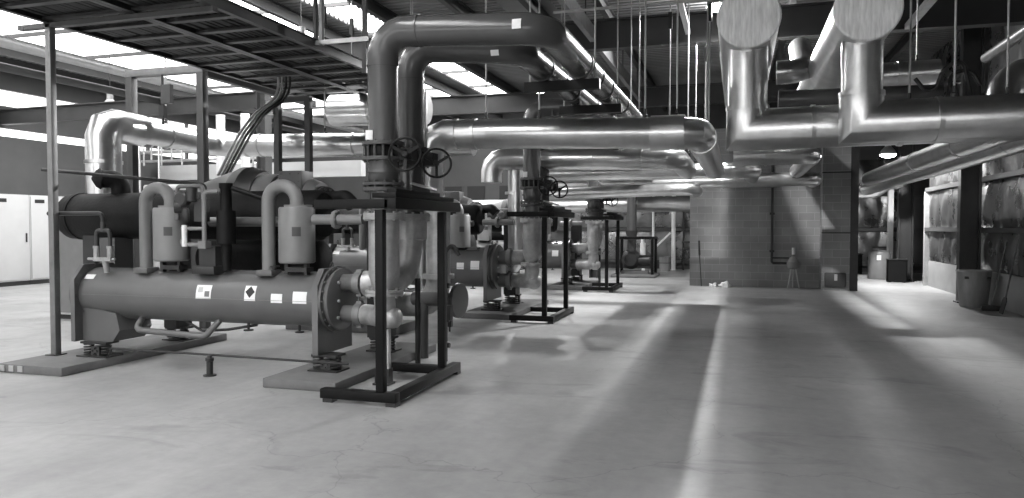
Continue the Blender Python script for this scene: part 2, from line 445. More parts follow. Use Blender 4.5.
# striped warning marks on the first plinth corner
wp = [o for o in COL.objects if o.name == 'concrete_plinth'][0]
mb = MB()
for k in range(3): mb.box(-7.95 + k * .13, -7.88 + k * .13, 6.252, 6.262, .02, .085)
mb.build('warning_stripe', 'pale', parent=wp)

# ------------------------------------------------------------------ chiller
def make_chiller(label, r=.305, cz=.84, nz=(1.03, .69), nr=.095):
    T = thing('chiller', label, 'chiller', (-5.9, 7.5, .1), 'water chillers in a row')
    cy = 7.2; k_ = r - .305; pt_ = cz + r + .045
    sh = MB().lathe((0, cy, cz), (1, 0, 0), [(-7.5, 0), (-7.5, r), (-4.28, r), (-4.28, 0)], 48).build('condenser_shell', 'chiller', T)
    MB().lathe((0, cy, cz), (1, 0, 0), [(-7.49, r), (-7.49, r + .003), (-4.29, r + .003), (-4.29, r)], 4)
    mb = MB().patch((0, cy, cz), (1, 0, 0), r, -7.45, -4.3, -.012, .0, (0, -1, 0)); mb.build('seam_weld', 'can', sh)
    ref = (0, -.94, .34)          # towards the viewer, a little upward
    d = V((1, 0, 0)); 
    def lab(x0, x1, a0, a1, m='sticker', nm='label_plate', par=sh, rr=r): return MB().patch((0, cy, cz), (1, 0, 0), rr, x0, x1, a0, a1, ref).build(nm, m, par)
    # angle grows from ref; d x ref turns upward/downward: negative = up
    s_ = -1 if (d.cross(V(ref))).z < 0 else 1
    def up(a): return a * s_
    lab(-7.47, -7.33, up(.28), up(.50))
    a = lab(-5.82, -5.62, up(-.36), up(.15)); lab(-5.70, -5.64, up(-.28), up(-.08), 'can', 'pictogram', a, r + .004); lab(-5.79, -5.73, up(-.12), up(.06), 'pale', 'pictogram', a, r + .004)
    a = lab(-5.18, -5.04, up(-.38), up(.17))
    mb = MB(); o = V((0, cy, cz)); u = V(ref).normalized(); w_ = d.cross(u)
    vs = []
    for x, an in ((-5.11, up(-.27)), (-5.05, up(-.06)), (-5.11, up(.15)), (-5.17, up(-.06)), (-5.11, up(-.06))):
        vs.append(mb.bm.verts.new(o + d * x + (u * math.cos(an) + w_ * math.sin(an)) * (r + .0068)))
    for k in range(4): mb.face([vs[k], vs[(k + 1) % 4], vs[4]])
    lo = [mb.bm.verts.new(o + d * (v.co.x) + (v.co - o - d * v.co.x) * ((r + .003) / (r + .0068))) for v in vs[:4]]
    for k in range(4): mb.face([vs[k], vs[(k + 1) % 4], lo[(k + 1) % 4], lo[k]])
    mb.build('hazard_diamond', 'ink', a)
    lab(-4.84, -4.70, up(-.42), up(-.10)); lab(-4.57, -4.40, up(-.42), up(.0))
    # tube sheets with support feet
    for x0, x1, nm in ((-7.56, -7.50, 'tube_sheet'), (-4.30, -4.23, 'tube_sheet')):
        mb = MB()
        pts = [(6.84 - k_, .28), (7.56 + k_, .28), (7.56 + k_, pt_ - .17), (7.42 + k_, pt_), (6.98 - k_, pt_), (6.84 - k_, pt_ - .17)]
        A = [mb.bm.verts.new((x0, a, b)) for a, b in pts]; B = [mb.bm.verts.new((x1, a, b)) for a, b in pts]
        for k in range(6): mb.face([A[k], A[(k + 1) % 6], B[(k + 1) % 6], B[k]])
        mb.face(A[::-1]); mb.face(B)
        if x0 < -7: mb.bolts((-7.495, cy, cz), (1, 0, 0), r + .03, 18, .012, .02)
        mb.build(nm, 'chiller', T)
    # foot gusset on the left
    mb = MB(); pr = [(-7.5, .28), (-7.06, .28), (-6.95, .42), (-7.0, .62), (-7.5, .70)]
    A = [mb.bm.verts.new((a, 6.95, b)) for a, b in pr]; B = [mb.bm.verts.new((a, 7.45, b)) for a, b in pr]
    for k in range(5): mb.face([A[k], B[k], B[(k + 1) % 5], A[(k + 1) % 5]])
    mb.face(A); mb.face(B[::-1]); mb.build('support_foot', 'chiller', T)
    # water boxes
    MB().lathe((0, cy, cz), (1, 0, 0), [(-7.76, 0), (-7.75, .12), (-7.70, .24), (-7.63, r), (-7.60, r + .04), (-7.56, r + .04), (-7.56, 0)], 40).build('water_box', 'chiller', T)
    wbx = MB().lathe((0, cy, cz + .01), (1, 0, 0), [(-4.23, 0), (-4.23, r + .055), (-4.20, r + .055), (-4.195, r + .01), (-4.165, r + .01), (-4.16, r + .035), (-4.135, r + .035), (-4.125, r + .015), (-4.125, 0)], 40).bolts((-4.195, cy, cz + .01), (1, 0, 0), r + .033, 20, .012, .03).build('water_box', 'chiller', T)
    mb = MB()
    for a, b in ((-.12, .2), (-.12, 0), (-.14, -.18), (.1, .1)): mb.disc((-4.12, cy + a, cz + b), (1, 0, 0), .018, .04, 12, .005)
    mb.build('plug', 'galv', wbx)
    for z in nz:
        MB().tube([(-4.14, cy, z), (-3.88, cy, z)], nr, 24).build('nozzle', 'chiller', T)
        c = MB().ringb((-3.93, cy, z), (1, 0, 0), nr - .005, nr + .027, .08)
        c.box(-3.96, -3.90, cy - .03, cy + .03, z + nr + .015, z + nr + .05).box(-3.96, -3.90, cy - .03, cy + .03, z - nr - .05, z - nr - .015)
        c.build('coupling_clamp', 'strut', T)
    MB().torus((-4.26, cy - .02, pt_ + .03), (1, 0, 0), .03, .009, 16, 6).build('lifting_eye', 'dark', T)
    MB().torus((-7.53, cy, pt_ + .03), (1, 0, 0), .03, .009, 16, 6).build('lifting_eye', 'dark', T)
    # spring mounts
    def mount(x, y, w=.44):
        mb = MB().box(x - w / 2, x + w / 2, y - .13, y + .13, .10, .118).box(x - w / 2 + .03, x + w / 2 - .03, y - .1, y + .1, .255, .28)
        b = mb.build('spring_mount', 'dark', T)
        for sx in (-1, 1):
            pts = []
            for k in range(49):
                t = k / 48; an = t * 4 * 2 * PI
                pts.append((x + sx * w * .3 + .05 * math.cos(an), y - .03 + .05 * math.sin(an), .12 + .135 * t))
            MB().tube(pts, .011, 6).build('coil_spring', 'dark', b)
        m3 = MB().box(x - .06, x + .06, y - .07, y + .07, .118, .22); m3.bolts((x, y - .08, .17), (0, 1, 0), .03, 4, .01, .02); m3.build('snubber', 'steel', b)
    mount(-7.28, 6.98, .44); mount(-4.2, 7.0, .36); mount(-7.28, 8.3, .36); mount(-4.2, 8.3, .36)
    # evaporator: black foam lagged shell above and behind
    ey, ez, er = 7.78, 1.78, .30
    MB().lathe((0, ey, ez), (1, 0, 0), [(-8.58, 0), (-8.575, .22), (-8.55, er - .03), (-8.5, er), (-4.75, er), (-4.7, er - .04), (-4.7, 0)], 40).build('evaporator_shell', 'insul', T)
    MB().ringb((-8.36, ey, ez), (1, 0, 0), er - .02, er + .012, .05, 40).build('end_band', 'insul', T)
    MB().box(-8.2, -7.98, 7.62, 7.9, .28, 1.55).build('saddle', 'dark', T)
    MB().box(-7.8, -7.56, 7.5, 7.8, .9, 1.5).build('saddle', 'chiller', T)
    MB().box(-7.4, -7.2, 8.15, 8.45, .28, 1.7).build('saddle', 'dark', T)
    MB().box(-4.35, -4.1, 8.15, 8.45, .28, 1.7).build('saddle', 'dark', T)
    mb = MB().tube([(-7.72, ey, 2.0), (-7.72, ey, 2.26), (-7.86, ey - .16, 2.26)], .115, 22, .13, 6)
    mb.build('lagged_elbow', 'insul', T)
    MB().lathe((-7.86, ey - .16, 2.26), (-.65, -.75, 0), [(0, .115), (.02, .14), (.07, .11), (.12, .02), (.125, 0)], 20).build('elbow_cap', 'insul', T)
    # second dark vessel low at the back closing the view under the compressor
    MB().lathe((0, 8.35, 1.22), (1, 0, 0), [(-6.9, 0), (-6.88, .2), (-6.82, .25), (-5.1, .25), (-5.06, .2), (-5.06, 0)], 32).build('economiser_vessel', 'insul', T)
    # compressor casing, tapering to the left, ringed to the right
    qy, qz = 8.55, 2.0
    MB().lathe((0, qy, qz), (1, 0, 0), [(-7.3, 0), (-7.3, .15), (-7.2, .19), (-6.55, .385), (-6.42, .40), (-6.42, 0)], 40).build('compressor_casing', 'chiller', T)
    MB().lathe((0, qy, qz), (1, 0, 0), [(-6.42, .30), (-6.42, .42), (-6.36, .445), (-6.26, .445), (-6.22, .41), (-6.1, .40), (-6.06, .37), (-6.06, .1)], 40).build('compressor_ring', 'dark', T)
    MB().lathe((0, qy, qz - .02), (1, 0, 0), [(-6.06, .2), (-6.06, .365), (-5.8, .36), (-5.78, .33), (-5.4, .31), (-5.2, .24), (-5.18, 0)], 40).build('motor_body', 'chiller', T)
    MB().torus((-5.79, qy, qz - .02), (1, 0, 0), .345, .02, 36, 8).build('motor_ring', 'dark', T)
    mb = MB().box(-5.68, -5.34, 8.28, 8.55, 2.08, 2.36, .01); tb = mb.build('terminal_box', 'steel', T)
    m2 = MB()
    for a in (-5.64, -5.51, -5.38):
        for z in (2.12, 2.22, 2.32): m2.disc((a, 8.275, z), (0, 1, 0), .008, .012, 8)
    m2.build('screw_set', 'dark', tb)
    # bolted suction flanges right of the motor
    MB().tube([(-5.2, 8.3, 1.98), (-5.0, 8.2, 1.98)], .11, 20).build('suction_neck', 'chiller', T)
    mb = MB().disc((-4.98, 8.19, 1.98), (1, -.5, 0), .17, .05, 24, .01).disc((-4.91, 8.155, 1.98), (1, -.5, 0), .16, .05, 24, .01)
    f_ = mb.build('bolted_flange', 'dark', T)
    MB().bolts((-4.875, 8.14, 1.98), (1, -.5, 0), .125, 10, .016, .03).build('bolt_ring', 'steel', f_)
    MB().tube([(-4.9, 8.15, 1.98), (-4.55, 8.0, 2.0), (-4.45, 8.0, 1.9)], .09, 18, .1).build('lagged_pipe', 'insul', T)
    # oil separator canisters with goosenecks
    for x, zt in ((-6.28, 1.86), (-4.61, 1.855)):
        c = MB().lathe((x, 7.05, 0), (0, 0, 1), [(1.25, 0), (1.245, .18), (1.26, .195), (zt - .02, .195), (zt, .183), (zt, 0)], 36).build('oil_canister', 'can', T)
        MB().disc((x + .02, 7.05, zt + .012), (0, 0, 1), .15, .025, 28).build('canister_lid', 'can', c)
        MB().patch((x, 7.05, 0), (0, 0, 1), .195, 1.54, 1.64, -.15, .32, (.5, -1, 0)).build('nameplate', 'steel', c)
        m = MB()
        for a in (-.12, .12): m.box(x + a - .02, x + a + .02, 7.02, 7.08, 1.12, 1.25)
        m.box(x - .1, x + .16, 6.98, 7.12, 1.15, 1.2)
        m.build('canister_bracket', 'dark', T)
        gx = x - .36
        g = MB().tube([(gx, 7.05, 1.1), (gx, 7.05, 2.09), (gx + .36, 7.05, 2.09), (gx + .36, 7.05, zt)], .072, 24, .18, 10)
        g.build('gooseneck_pipe', 'can', T)
        MB().box(gx - .10, gx + .10, 6.95, 7.15, 1.10, 1.165, .012).build('pipe_saddle', 'chiller', T)
    # discharge pipe from the right canister
    MB().tube([(-4.40, 7.05, 1.72), (-3.80, 7.05, 1.72)], .055, 20).build('discharge_pipe', 'can', T)
    mb = MB().disc((-4.12, 7.05, 1.72), (1, 0, 0), .10, .05, 24, .008); mb.bolts((-4.12, 7.05, 1.72), (1, 0, 0), .08, 6, .012, .07); mb.build('pipe_flange', 'can', T)
    MB().tube([(-5.98, 7.35, 1.70), (-4.7, 7.35, 1.70)], .055, 20).build('oil_line', 'pipe2', T)
    # oil filter column and valve cluster between the canisters
    mb = MB().lathe((-5.5, 7.02, 0), (0, 0, 1), [(1.15, 0), (1.15, .05), (1.45, .06), (1.45, .105), (1.82, .105), (1.82, .07), (1.84, .065), (2.06, .06), (2.08, .075), (2.13, .075), (2.13, 0)], 24)
    mb.build('oil_filter', 'black', T)
    MB().tube([(-5.5, 7.02, 2.1), (-5.1, 7.15, 1.96)], .028, 10).build('oil_hose', 'black', T)
    mb = MB().box(-5.88, -5.58, 6.9, 7.2, 1.11, 1.2, .01).box(-5.84, -5.62, 6.98, 7.2, 1.2, 1.42)
    mb.build('valve_bracket', 'dark', T)
    mb = MB().tube([(-5.68, 6.88, 1.42), (-5.68, 6.88, 2.03), (-5.56, 6.95, 2.03)], .026, 12, .05).tube([(-5.68, 6.88, 1.62), (-5.98, 6.88, 1.62)], .022, 10)
    mb.tube([(-5.68, 6.88, 1.44), (-5.98, 6.88, 1.44), (-5.98, 6.88, 1.5)], .024, 10, .03)
    mb.box(-5.73, -5.63, 6.83, 6.93, 1.40, 1.48)
    mb.build('oil_line', 'can', T)
    mb = MB().tube([(-6.10, 6.95, 1.72), (-6.10, 6.95, 2.10), (-5.75, 6.95, 2.10), (-5.75, 6.95, 1.95)], .024, 12, .05)
    mb.build('oil_line', 'chiller', T)
    MB().tube([(-5.93, 6.86, 1.42), (-5.93, 6.86, 1.66)], .03, 14).build('sight_bottle', 'white', T)
    mb = MB().tube([(-6.0, 6.9, 1.87), (-6.06, 6.86, 1.87)], .075, 16).disc((-5.97, 6.88, 1.95), (0, 1, 0), .09, .1, 18, .02).disc((-5.86, 6.9, 2.0), (0, 0, 1), .06, .16, 16, .01)
    mb.box(-5.85, -5.72, 6.92, 7.02, 1.70, 1.95)
    mb.build('control_valve', 'dark', T)
    # relief valve manifold on the left
    mb = MB().tube([(-8.0, 6.95, 1.80), (-7.17, 6.95, 1.80), (-7.17, 6.95, 1.62)], .026, 12, .07)
    mb.build('relief_line', 'dark', T)
    mb = MB().tube([(-7.27, 6.95, 1.3), (-7.27, 6.95, 1.60), (-7.07, 6.95, 1.60), (-7.07, 6.95, 1.3)], .024, 12, .05).tube([(-7.17, 6.95, 1.58), (-7.17, 6.95, 1.70)], .03, 12)
    mb.build('relief_loop', 'steel', T)
    mb = MB()
    for x in (-7.27, -7.07): mb.tube([(x, 6.95, 1.24), (x, 6.95, 1.4)], .036, 12).disc((x, 6.95, 1.40), (0, 0, 1), .042, .03, 6)
    mb.box(-7.3, -7.04, 6.92, 6.98, 1.235, 1.28).tube([(-7.40, 6.95, 1.26), (-7.0, 6.95, 1.26)], .016, 8).tube([(-7.17, 6.97, 1.25), (-7.17, 7.0, 1.1)], .035, 12)
    mb.build('relief_valve', 'galv', T)
    # underside drain pipework
    mb = MB().tube([(-6.72, 7.1, .62), (-6.72, 6.95, .44), (-5.75, 6.95, .40), (-5.62, 7.05, .58)], .036, 14, .08)
    mb.build('drain_pipe', 'chiller', T)
    mb = MB().tube([(-6.2, 7.15, .55), (-5.95, 7.15, .43), (-5.55, 7.1, .47), (-5.2, 7.15, .53)], .016, 8, .05).tube([(-5.28, 7.1, .56), (-5.28, 7.1, .48)], .014, 8).disc((-5.28, 7.1, .475), (0, 0, 1), .055, .015, 12)
    mb.build('drain_line', 'dark', T); mb = MB()
    mb.tube([(-4.62, 7.1, .56), (-4.62, 7.1, .49)], .014, 8).disc((-4.62, 7.1, .48), (0, 0, 1), .05, .015, 12)
    mb.build('drain_valve', 'dark', T)
    MB().tube([(-4.9, 7.05, 1.15), (-4.9, 7.05, 1.2)], .02, 8).disc((-4.9, 7.05, 1.205), (0, 0, 1), .055, .015, 12).build('service_valve', 'dark', T)
    return T
ch = make_chiller('nearest grey water chiller with two upright canisters and hazard diamond label on its shell')
L0 = ch.location.copy()
BIG = dict(r=.375, cz=.88, nz=(1.06, .64), nr=.13)
c2 = make_chiller('second grey water chiller, its nozzle end showing behind the nearest black pipe frame', **BIG)
c2.location = L0 + V((-.13, 5.95, 0))
for nm in ('oil_canister', 'gooseneck_pipe'):
    for k in kids(c2, nm): k.location.x -= .25
c3 = copy_tree(c2, L0 + V((-.12, 12.15, 0)), 'third grey water chiller, mostly hidden behind the second black pipe frame')

# ------------------------------------------------------------------ condenser risers with valves
def handwheel(mb, o, axis, r):
    o = V(o); d, u, w = basis(axis)
    mb.torus(o, axis, r, .013, 32, 8)
    for k in range(3):
        a = R(90 + 120 * k)
        mb.bar(o - d * .03, o + (u * math.cos(a) + w * math.sin(a)) * r, .03, .014, up=d)
    mb.disc(o - d * .02, axis, .03, .07, 14)

def riser(dy, nx0, first, label):
    """front riser: nozzle -> galvanised rise -> valve stack -> painted pipe to the header"""
    x, y = -3.535 if first else -3.60, 7.0 + dy
    zl, re = (.69, .112) if first else (.64, .135)
    T = thing('riser_pipe', label, 'pipe', (x, y, 0), 'condenser water risers')
    rg, rp = .160, .158
    MB().tube([(nx0, 7.2 + dy, zl), (nx0 + .12, 7.16 + dy, zl), (x + .01, y + .02, zl), (x, y, .95)], re, 28, .17, 8).build('lower_elbow', 'galv', T)
    MB().lathe((x - .02, y + .02, zl), (1, 0, 0), [(0, re), (.11, re), (.16, .10), (.19, .07), (.20, 0)], 28).build('tee_end', 'galv', T)
    MB().disc((x, y, .94), (0, 0, 1), .20, .028, 32).build('flange', 'galv', T); mb = MB().disc((x, y, .972), (0, 0, 1), .20, .028, 32); mb.bolts((x, y, .955), (0, 0, 1), .175, 10, .013, .1); mb.build('flange', 'galv', T)
    MB().lathe((x, y, 0), (0, 0, 1), [(.98, .11), (1.14, rg), (1.72, rg)], 32).build('galvanised_pipe', 'galv', T)
    MB().disc((x, y, 1.735), (0, 0, 1), .215, .035, 32).build('flange', 'galv', T); mb = MB().disc((x, y, 1.77), (0, 0, 1), .215, .03, 32); mb.bolts((x, y, 1.752), (0, 0, 1), .19, 12, .014, .1); mb.build('flange', 'galv', T)
    MB().tube([(x, y, 1.78), (x, y, 2.02)], .13, 28).build('spool_piece', 'pipe2', T)
    MB().disc((x, y, 2.03), (0, 0, 1), .215, .035, 32).build('flange', 'steel', T); mb = MB().disc((x, y, 2.085), (0, 0, 1), .215, .03, 32); mb.bolts((x, y, 2.06), (0, 0, 1), .19, 12, .014, .12); mb.build('flange', 'steel', T)
    MB().lathe((x, y, 0), (0, 0, 1), [(2.09, .13), (2.12, .155), (2.2, .16), (2.2, .172), (2.23, .172), (2.23, .16), (2.33, .158)], 32).build('spool_piece', 'pipe', T)
    MB().disc((x, y, 2.345), (0, 0, 1), .22, .035, 32).build('flange', 'steel', T); mb = MB().disc((x, y, 2.50), (0, 0, 1), .22, .035, 32); mb.bolts((x, y, 2.42), (0, 0, 1), .195, 14, .014, .22); mb.build('flange', 'steel', T)
    v = MB().lathe((x, y, 0), (0, 0, 1), [(2.36, .17), (2.38, .18), (2.46, .18), (2.485, .17)], 32).build('valve_body', 'black', T)
    MB().tube([(x + .17, y - .05, 2.42), (x + .36, y - .22, 2.37)], .045, 14).box(x + .28, x + .42, y - .22, y - .08, 2.31, 2.43).build('gear_box', 'black', v)
    w = MB(); handwheel(w, (x + .385, y - .30, 2.36), (.1, -1, .12), .165); w.build('handwheel', 'black', v)
    ztop, zend = 3.66, 3.56
    xe = -1.80
    if first:
        pts = [(x, y, 2.51), (x, y, ztop), (xe, y, zend), (xe, y + 1.0, zend)]
        MB().tube(pts, rp, 36, .26, 10).build('painted_pipe', 'pipe', T)
    else:
        MB().tube([(x, y, 2.51), (x, y, 3.0), (x, y, 3.80), (xe - .14, y, 3.74)], rp, 32, .26, 10).build('painted_pipe', 'pipe', T)
    mb = MB().ringb((x, y, 3.30), (0, 0, 1), rp - .01, rp + .008, .02, 36).ringb((x + .42, y, 3.64), (1, 0, 0), rp - .01, rp + .008, .02, 36).build('weld_collar', 'pipe', T)
    MB().box(x - .12, x - .04, y - rp - .004, y - rp + .03, 2.53, 2.63).build('tag_plate', 'white', T)
    if first:
        MB().patch((-2.05, y, zend + .01), (1, 0, 0), rp, -.04, .05, -.3, .3, (0, -1, .1)).build('tag_plate', 'sticker', T)
    return T
def riser_back(dy, nx0, first, label):
    x, y = -3.535 if first else -3.60, 7.68 + dy
    zu = 1.03 if first else 1.06
    T = thing('riser_pipe', label, 'pipe', (x, y, 0), 'condenser water risers')
    rg, rp = .175, .150
    MB().tube([(nx0, 7.2 + dy, zu), (nx0 + .16, 7.22 + dy, zu), (x - .05, y - .03, zu + .02), (x, y, 1.5)], .135, 28, .3, 8).build('lower_elbow', 'galv', T)
    MB().tube([(x, y, 1.5), (x, y, 1.72)], rg, 32).build('galvanised_pipe', 'galv', T)
    MB().tube([(x + .02, y + .12, .0), (x + .02, y + .12, 1.05)], .032, 12).build('prop_leg', 'dark', T)
    MB().disc((x, y, 1.735), (0, 0, 1), .215, .035, 32).build('flange', 'galv', T); mb = MB().disc((x, y, 1.77), (0, 0, 1), .215, .03, 32); mb.bolts((x, y, 1.752), (0, 0, 1), .19, 12, .014, .1); mb.build('flange', 'galv', T)
    mb = MB().lathe((x, y, 0), (0, 0, 1), [(1.78, .14), (2.0, .14), (2.0, .15), (2.34, .155)], 32).build('spool_piece', 'pipe', T)
    MB().disc((x, y, 2.05), (0, 0, 1), .215, .05, 32).build('flange', 'steel', T); MB().disc((x, y, 2.345), (0, 0, 1), .22, .035, 32).build('flange', 'steel', T); mb = MB().disc((x, y, 2.50), (0, 0, 1), .22, .035, 32); mb.bolts((x, y, 2.42), (0, 0, 1), .195, 14, .014, .22); mb.build('flange', 'steel', T)
    v = MB().lathe((x, y, 0), (0, 0, 1), [(2.36, .17), (2.38, .18), (2.46, .18), (2.485, .17)], 32).build('valve_body', 'black', T)
    MB().tube([(x + .17, y - .05, 2.42), (x + .30, y - .12, 2.38)], .045, 14).box(x + .2, x + .34, y - .17, y - .03, 2.31, 2.45).build('gear_box', 'black', v)
    w = MB(); handwheel(w, (x + .415, y - .25, 2.33), (.45, -1, .1), .155); w.build('handwheel', 'black', v)
    MB().tube([(x + .1, y - .22, 2.12), (x + .4, y - .2, 2.04)], .016, 8).build('valve_lever', 'pale', v)
    xe = -2.26
    if first: MB().tube([(x, y, 2.51), (x, y, 3.64), (xe, y, 3.54), (xe, y + .5, 3.54)], rp, 36, .26, 10).build('painted_pipe', 'pipe', T)
    else: MB().tube([(x, y, 2.51), (x, y, 3.0), (x, y, 3.56), (xe - .16, y, 3.54)], rp, 32, .26, 10).build('painted_pipe', 'pipe', T)
    MB().ringb((x, y, 3.30), (0, 0, 1), rp - .01, rp + .008, .02, 36).build('weld_collar', 'pipe', T)
    if first: MB().patch((-2.5, y, 3.55), (1, 0, 0), rp, -.04, .05, -.2, .2, (0, -1, -.4)).build('tag_plate', 'sticker', T)
    return T
riser(0, -3.87, True, 'nearest dark grey riser pipe inside the first black frame, bending right overhead with white tag')
riser_back(0, -3.87, True, 'dark riser pipe close behind the nearest one, with the tilted handwheel')
for k, w in ((1, 'second'), (2, 'third')):
    riser(6.03 * k, -4.05, False, 'front riser pipe of the %s chiller rising through the %s black frame' % (w, w))
    riser_back(6.03 * k, -4.05, False, 'rear riser pipe of the %s chiller behind the %s black frame' % (w, w))
# headers
for x, y0, r, z, lab in ((-1.80, 8.0, .158, 3.56, 'overhead dark grey header pipe running away, right of the pair on black trapeze bars'),
                         (-2.26, 8.18, .15, 3.54, 'overhead dark grey header pipe running away, left of the pair on black trapeze bars')):
    T = thing('header_pipe', lab, 'pipe', (x, y0, z), 'overhead condenser headers')
    MB().tube([(x, y0 + .003, z), (x, 24, z)], r, 32).build('pipe_run', 'pipe', T)
    for y in (8.62, 9.4, 10.15, 11.6, 13.4, 15.0, 17, 19): MB().ringb((x, y, z), (0, 1, 0), r - .005, r + .012, .03, 32).build('strap', 'steel', T)

# black pipe frames
def frame(dy, label):
    T = thing('pipe_support_stand', label, 'frame', (-3.3, 7.0 + dy, 0), 'black steel pipe frames')
    Y0, Y1 = 6.12 + dy, 7.68 + dy
    MB().box(-3.74, -2.96, Y0 - .05, Y0 + .05, .035, .125, .006).build('base_rail', 'black', T)
    MB().box(-3.06, -2.96, Y0 + .05, Y1 + .05, .035, .125, .006).build('base_rail', 'black', T)
    MB().box(-3.74, -3.06, Y1 - .25, Y1 - .15, .035, .125, .006).build('base_rail', 'black', T)
    MB().box(-3.165, -3.085, Y0 - .04, Y0 + .04, .125, 1.80, .006).build('post', 'black', T)
    MB().box(-3.08, -3.0, Y1 - .34, Y1 - .26, .125, 1.80, .006).build('post', 'black', T)
    for x, y in ((-3.66, Y0), (-3.01, Y0), (-3.01, Y1)): MB().box(x - .05, x + .05, y - .05, y + .05, 0, .035).build('foot_pad', 'dark', T)
    MB().box(-3.78, -3.02, Y0 - .06, Y0 + .06, 1.81, 1.895, .006).build('top_rail', 'black', T)
    MB().box(-3.06, -2.94, Y0 - .06, Y1, 1.805, 1.905, .006).build('top_rail', 'black', T)
    MB().box(-3.22, -2.98, Y0 + .02, Y1 - .1, 1.91, 1.955, .004).build('bearing_plate', 'black', T)
    MB().box(-3.16, -3.06, Y0 + .2, Y1 - .3, 1.955, 2.0, .004).build('bearing_plate', 'black', T)
    return T
frame(0, 'nearest and largest black steel pipe frame standing on the floor around the first riser pipes')
frame(6.0, 'second black steel pipe frame standing around the risers of the second chiller')
frame(12.2, 'third black steel pipe frame, seen between the second frame and the far pump')

# adjustable prop under the first elbow, low pipe and floor bollard
T = thing('pipe_prop', 'galvanised channel prop standing under the lower pipe elbow inside the nearest black frame', 'prop', (-3.52, 6.95, 0))
mb = MB()
for s_ in (-1, 1): mb.box(-3.52 + s_ * .055 - .015, -3.52 + s_ * .055 + .015, 6.92, 6.98, .02, .58)
for z in (.2, .35, .5): mb.box(-3.56, -3.48, 6.93, 6.97, z, z + .02)
mb.build('channel_leg', 'galv', T)
MB().box(-3.61, -3.43, 6.87, 7.03, 0, .02).box(-3.6, -3.44, 6.9, 7.0, .02, .17).build('base_plate', 'dark', T)
tag(MB().tube([(-7.0, 6.88, .22), (-3.85, 6.80, .22)], .013, 8).tube([(-7.0, 6.88, .22), (-7.05, 6.88, .12)], .013, 8).build('earth_rod', 'dark'),
    'thin dark rod running low along the front of the nearest chiller', 'rod')
T = thing('floor_bollard', 'short dark floor bollard carrying the thin low rod in front of the nearest chiller', 'bollard', (-5.55, 6.78, 0))
MB().lathe((-5.55, 6.78, 0), (0, 0, 1), [(0, 0), (0, .07), (.015, .07), (.02, .035), (.16, .035), (.17, .045), (.2, .045), (.2, 0)], 16).build('stub', 'dark', T)
MB().disc((-5.55, 6.78, .215), (0, 0, 1), .025, .03, 8).build('nut', 'steel', T)

# blind flange stub right of the first frame
def blind(dy, lab):
    T = thing('blind_flange_stub', lab, 'pipe', (-3.3, 8.6 + dy, 0))
    MB().tube([(-3.9, 8.55 + dy, .74), (-3.28, 8.45 + dy, .74)], .09, 20).build('stub_pipe', 'chiller', T)
    mb = MB().disc((-3.26, 8.447 + dy, .74), (1, -.14, 0), .215, .05, 30, .008); mb.build('blind_flange', 'chiller', T)
    MB().tube([(-3.36, 8.4 + dy, .70), (-3.36, 8.4 + dy, .36)], .012, 8).box(-3.39, -3.33, 8.37 + dy, 8.43 + dy, .42, .5).build('drain_cock', 'dark', T)
    MB().tube([(-3.75, 8.5 + dy, 0), (-3.75, 8.5 + dy, .7)], .06, 14).build('stub_leg', 'steel', T)
    return T
blind(0, 'round grey blind flange just right of the nearest black frame at knee height')
T = thing('gauge_pipe', 'thin vertical gauge pipe with small valves behind the right post of the nearest frame', 'pipe', (-3.3, 8.15, 0))
MB().tube([(-3.29, 8.1, .05), (-3.29, 8.1, 1.35), (-3.2, 8.1, 1.45), (-3.12, 8.1, 1.3)], .022, 10, .06).build('gauge_line', 'steel', T)
mb = MB()
for z in (.25, .55, .95): mb.disc((-3.29, 8.08, z), (0, 0, 1), .045, .07, 12, .01).disc((-3.24, 8.06, z), (1, 0, 0), .03, .03, 10)
mb.box(-3.34, -3.2, 8.02, 8.1, .55, .72); mb.build('gauge_valve', 'dark', T)
T = thing('evaporator_pipe', 'pale galvanised pipe standing behind the nearest frame beside the lower elbow', 'pipe', (-3.75, 8.7, 0))
MB().tube([(-4.9, 8.9, .62), (-3.72, 8.9, .62), (-3.72, 8.9, 2.0)], .16, 24, .3).build('pipe_run', 'galv', T)
MB().disc((-3.72, 8.9, 1.0), (0, 0, 1), .21, .06, 26).build('flange', 'pale', T)

#@@PIPES
# ------------------------------------------------------------------ silver jacketed pipework
def jacket(name, label, pts, r, bend, m='foil', bands=(), bandr=.014, group=None, n=4, seg=32):
    base = V(pts[0])
    T = thing(name, label, 'pipe', base, group)
    MB().tube(pts, r, seg, bend, n).build('foil_jacket', m, T, )
    if bands:
        for o, ax in bands: MB().ringb(o, ax, r - .005, r + bandr, .05, seg).build('band', m, T)
    return T
X, Yx, Z = (1, 0, 0), (0, 1, 0), (0, 0, 1)
jacket('insulated_pipe', 'wide upright silver foil riser at far left with mitred top', [(-9.25, 9.0, 0), (-9.25, 9.0, 3.21), (-9.25, 9.75, 3.19)], .25, .22,
       bands=[((-9.25, 9, 2.62), Z), ((-9.25, 9, 2.05), Z)], group='foil insulated pipes', n=2)
jacket('insulated_pipe', 'silver foil pipe from the far left riser running away then across behind the first risers', [(-9.25, 9.76, 3.19), (-9.25, 11.6, 3.14), (-4.2, 11.6, 3.02)], .20, .3,
       bands=[((-9.25, 10.3, 3.175), Yx), ((-9.25, 11.0, 3.155), Yx), ((-8.6, 11.6, 3.125), X), ((-8.3, 11.6, 3.12), X), ((-6.4, 11.6, 3.07), X)], group='foil insulated pipes')
jacket('insulated_pipe', 'short fat silver insulated pipe stub high behind the first risers, left of them', [(-7.3, 12.4, 3.82), (-5.4, 12.4, 3.78)], .29, 0,
       bands=[((-6.5, 12.4, 3.80), X)], group='foil insulated pipes')
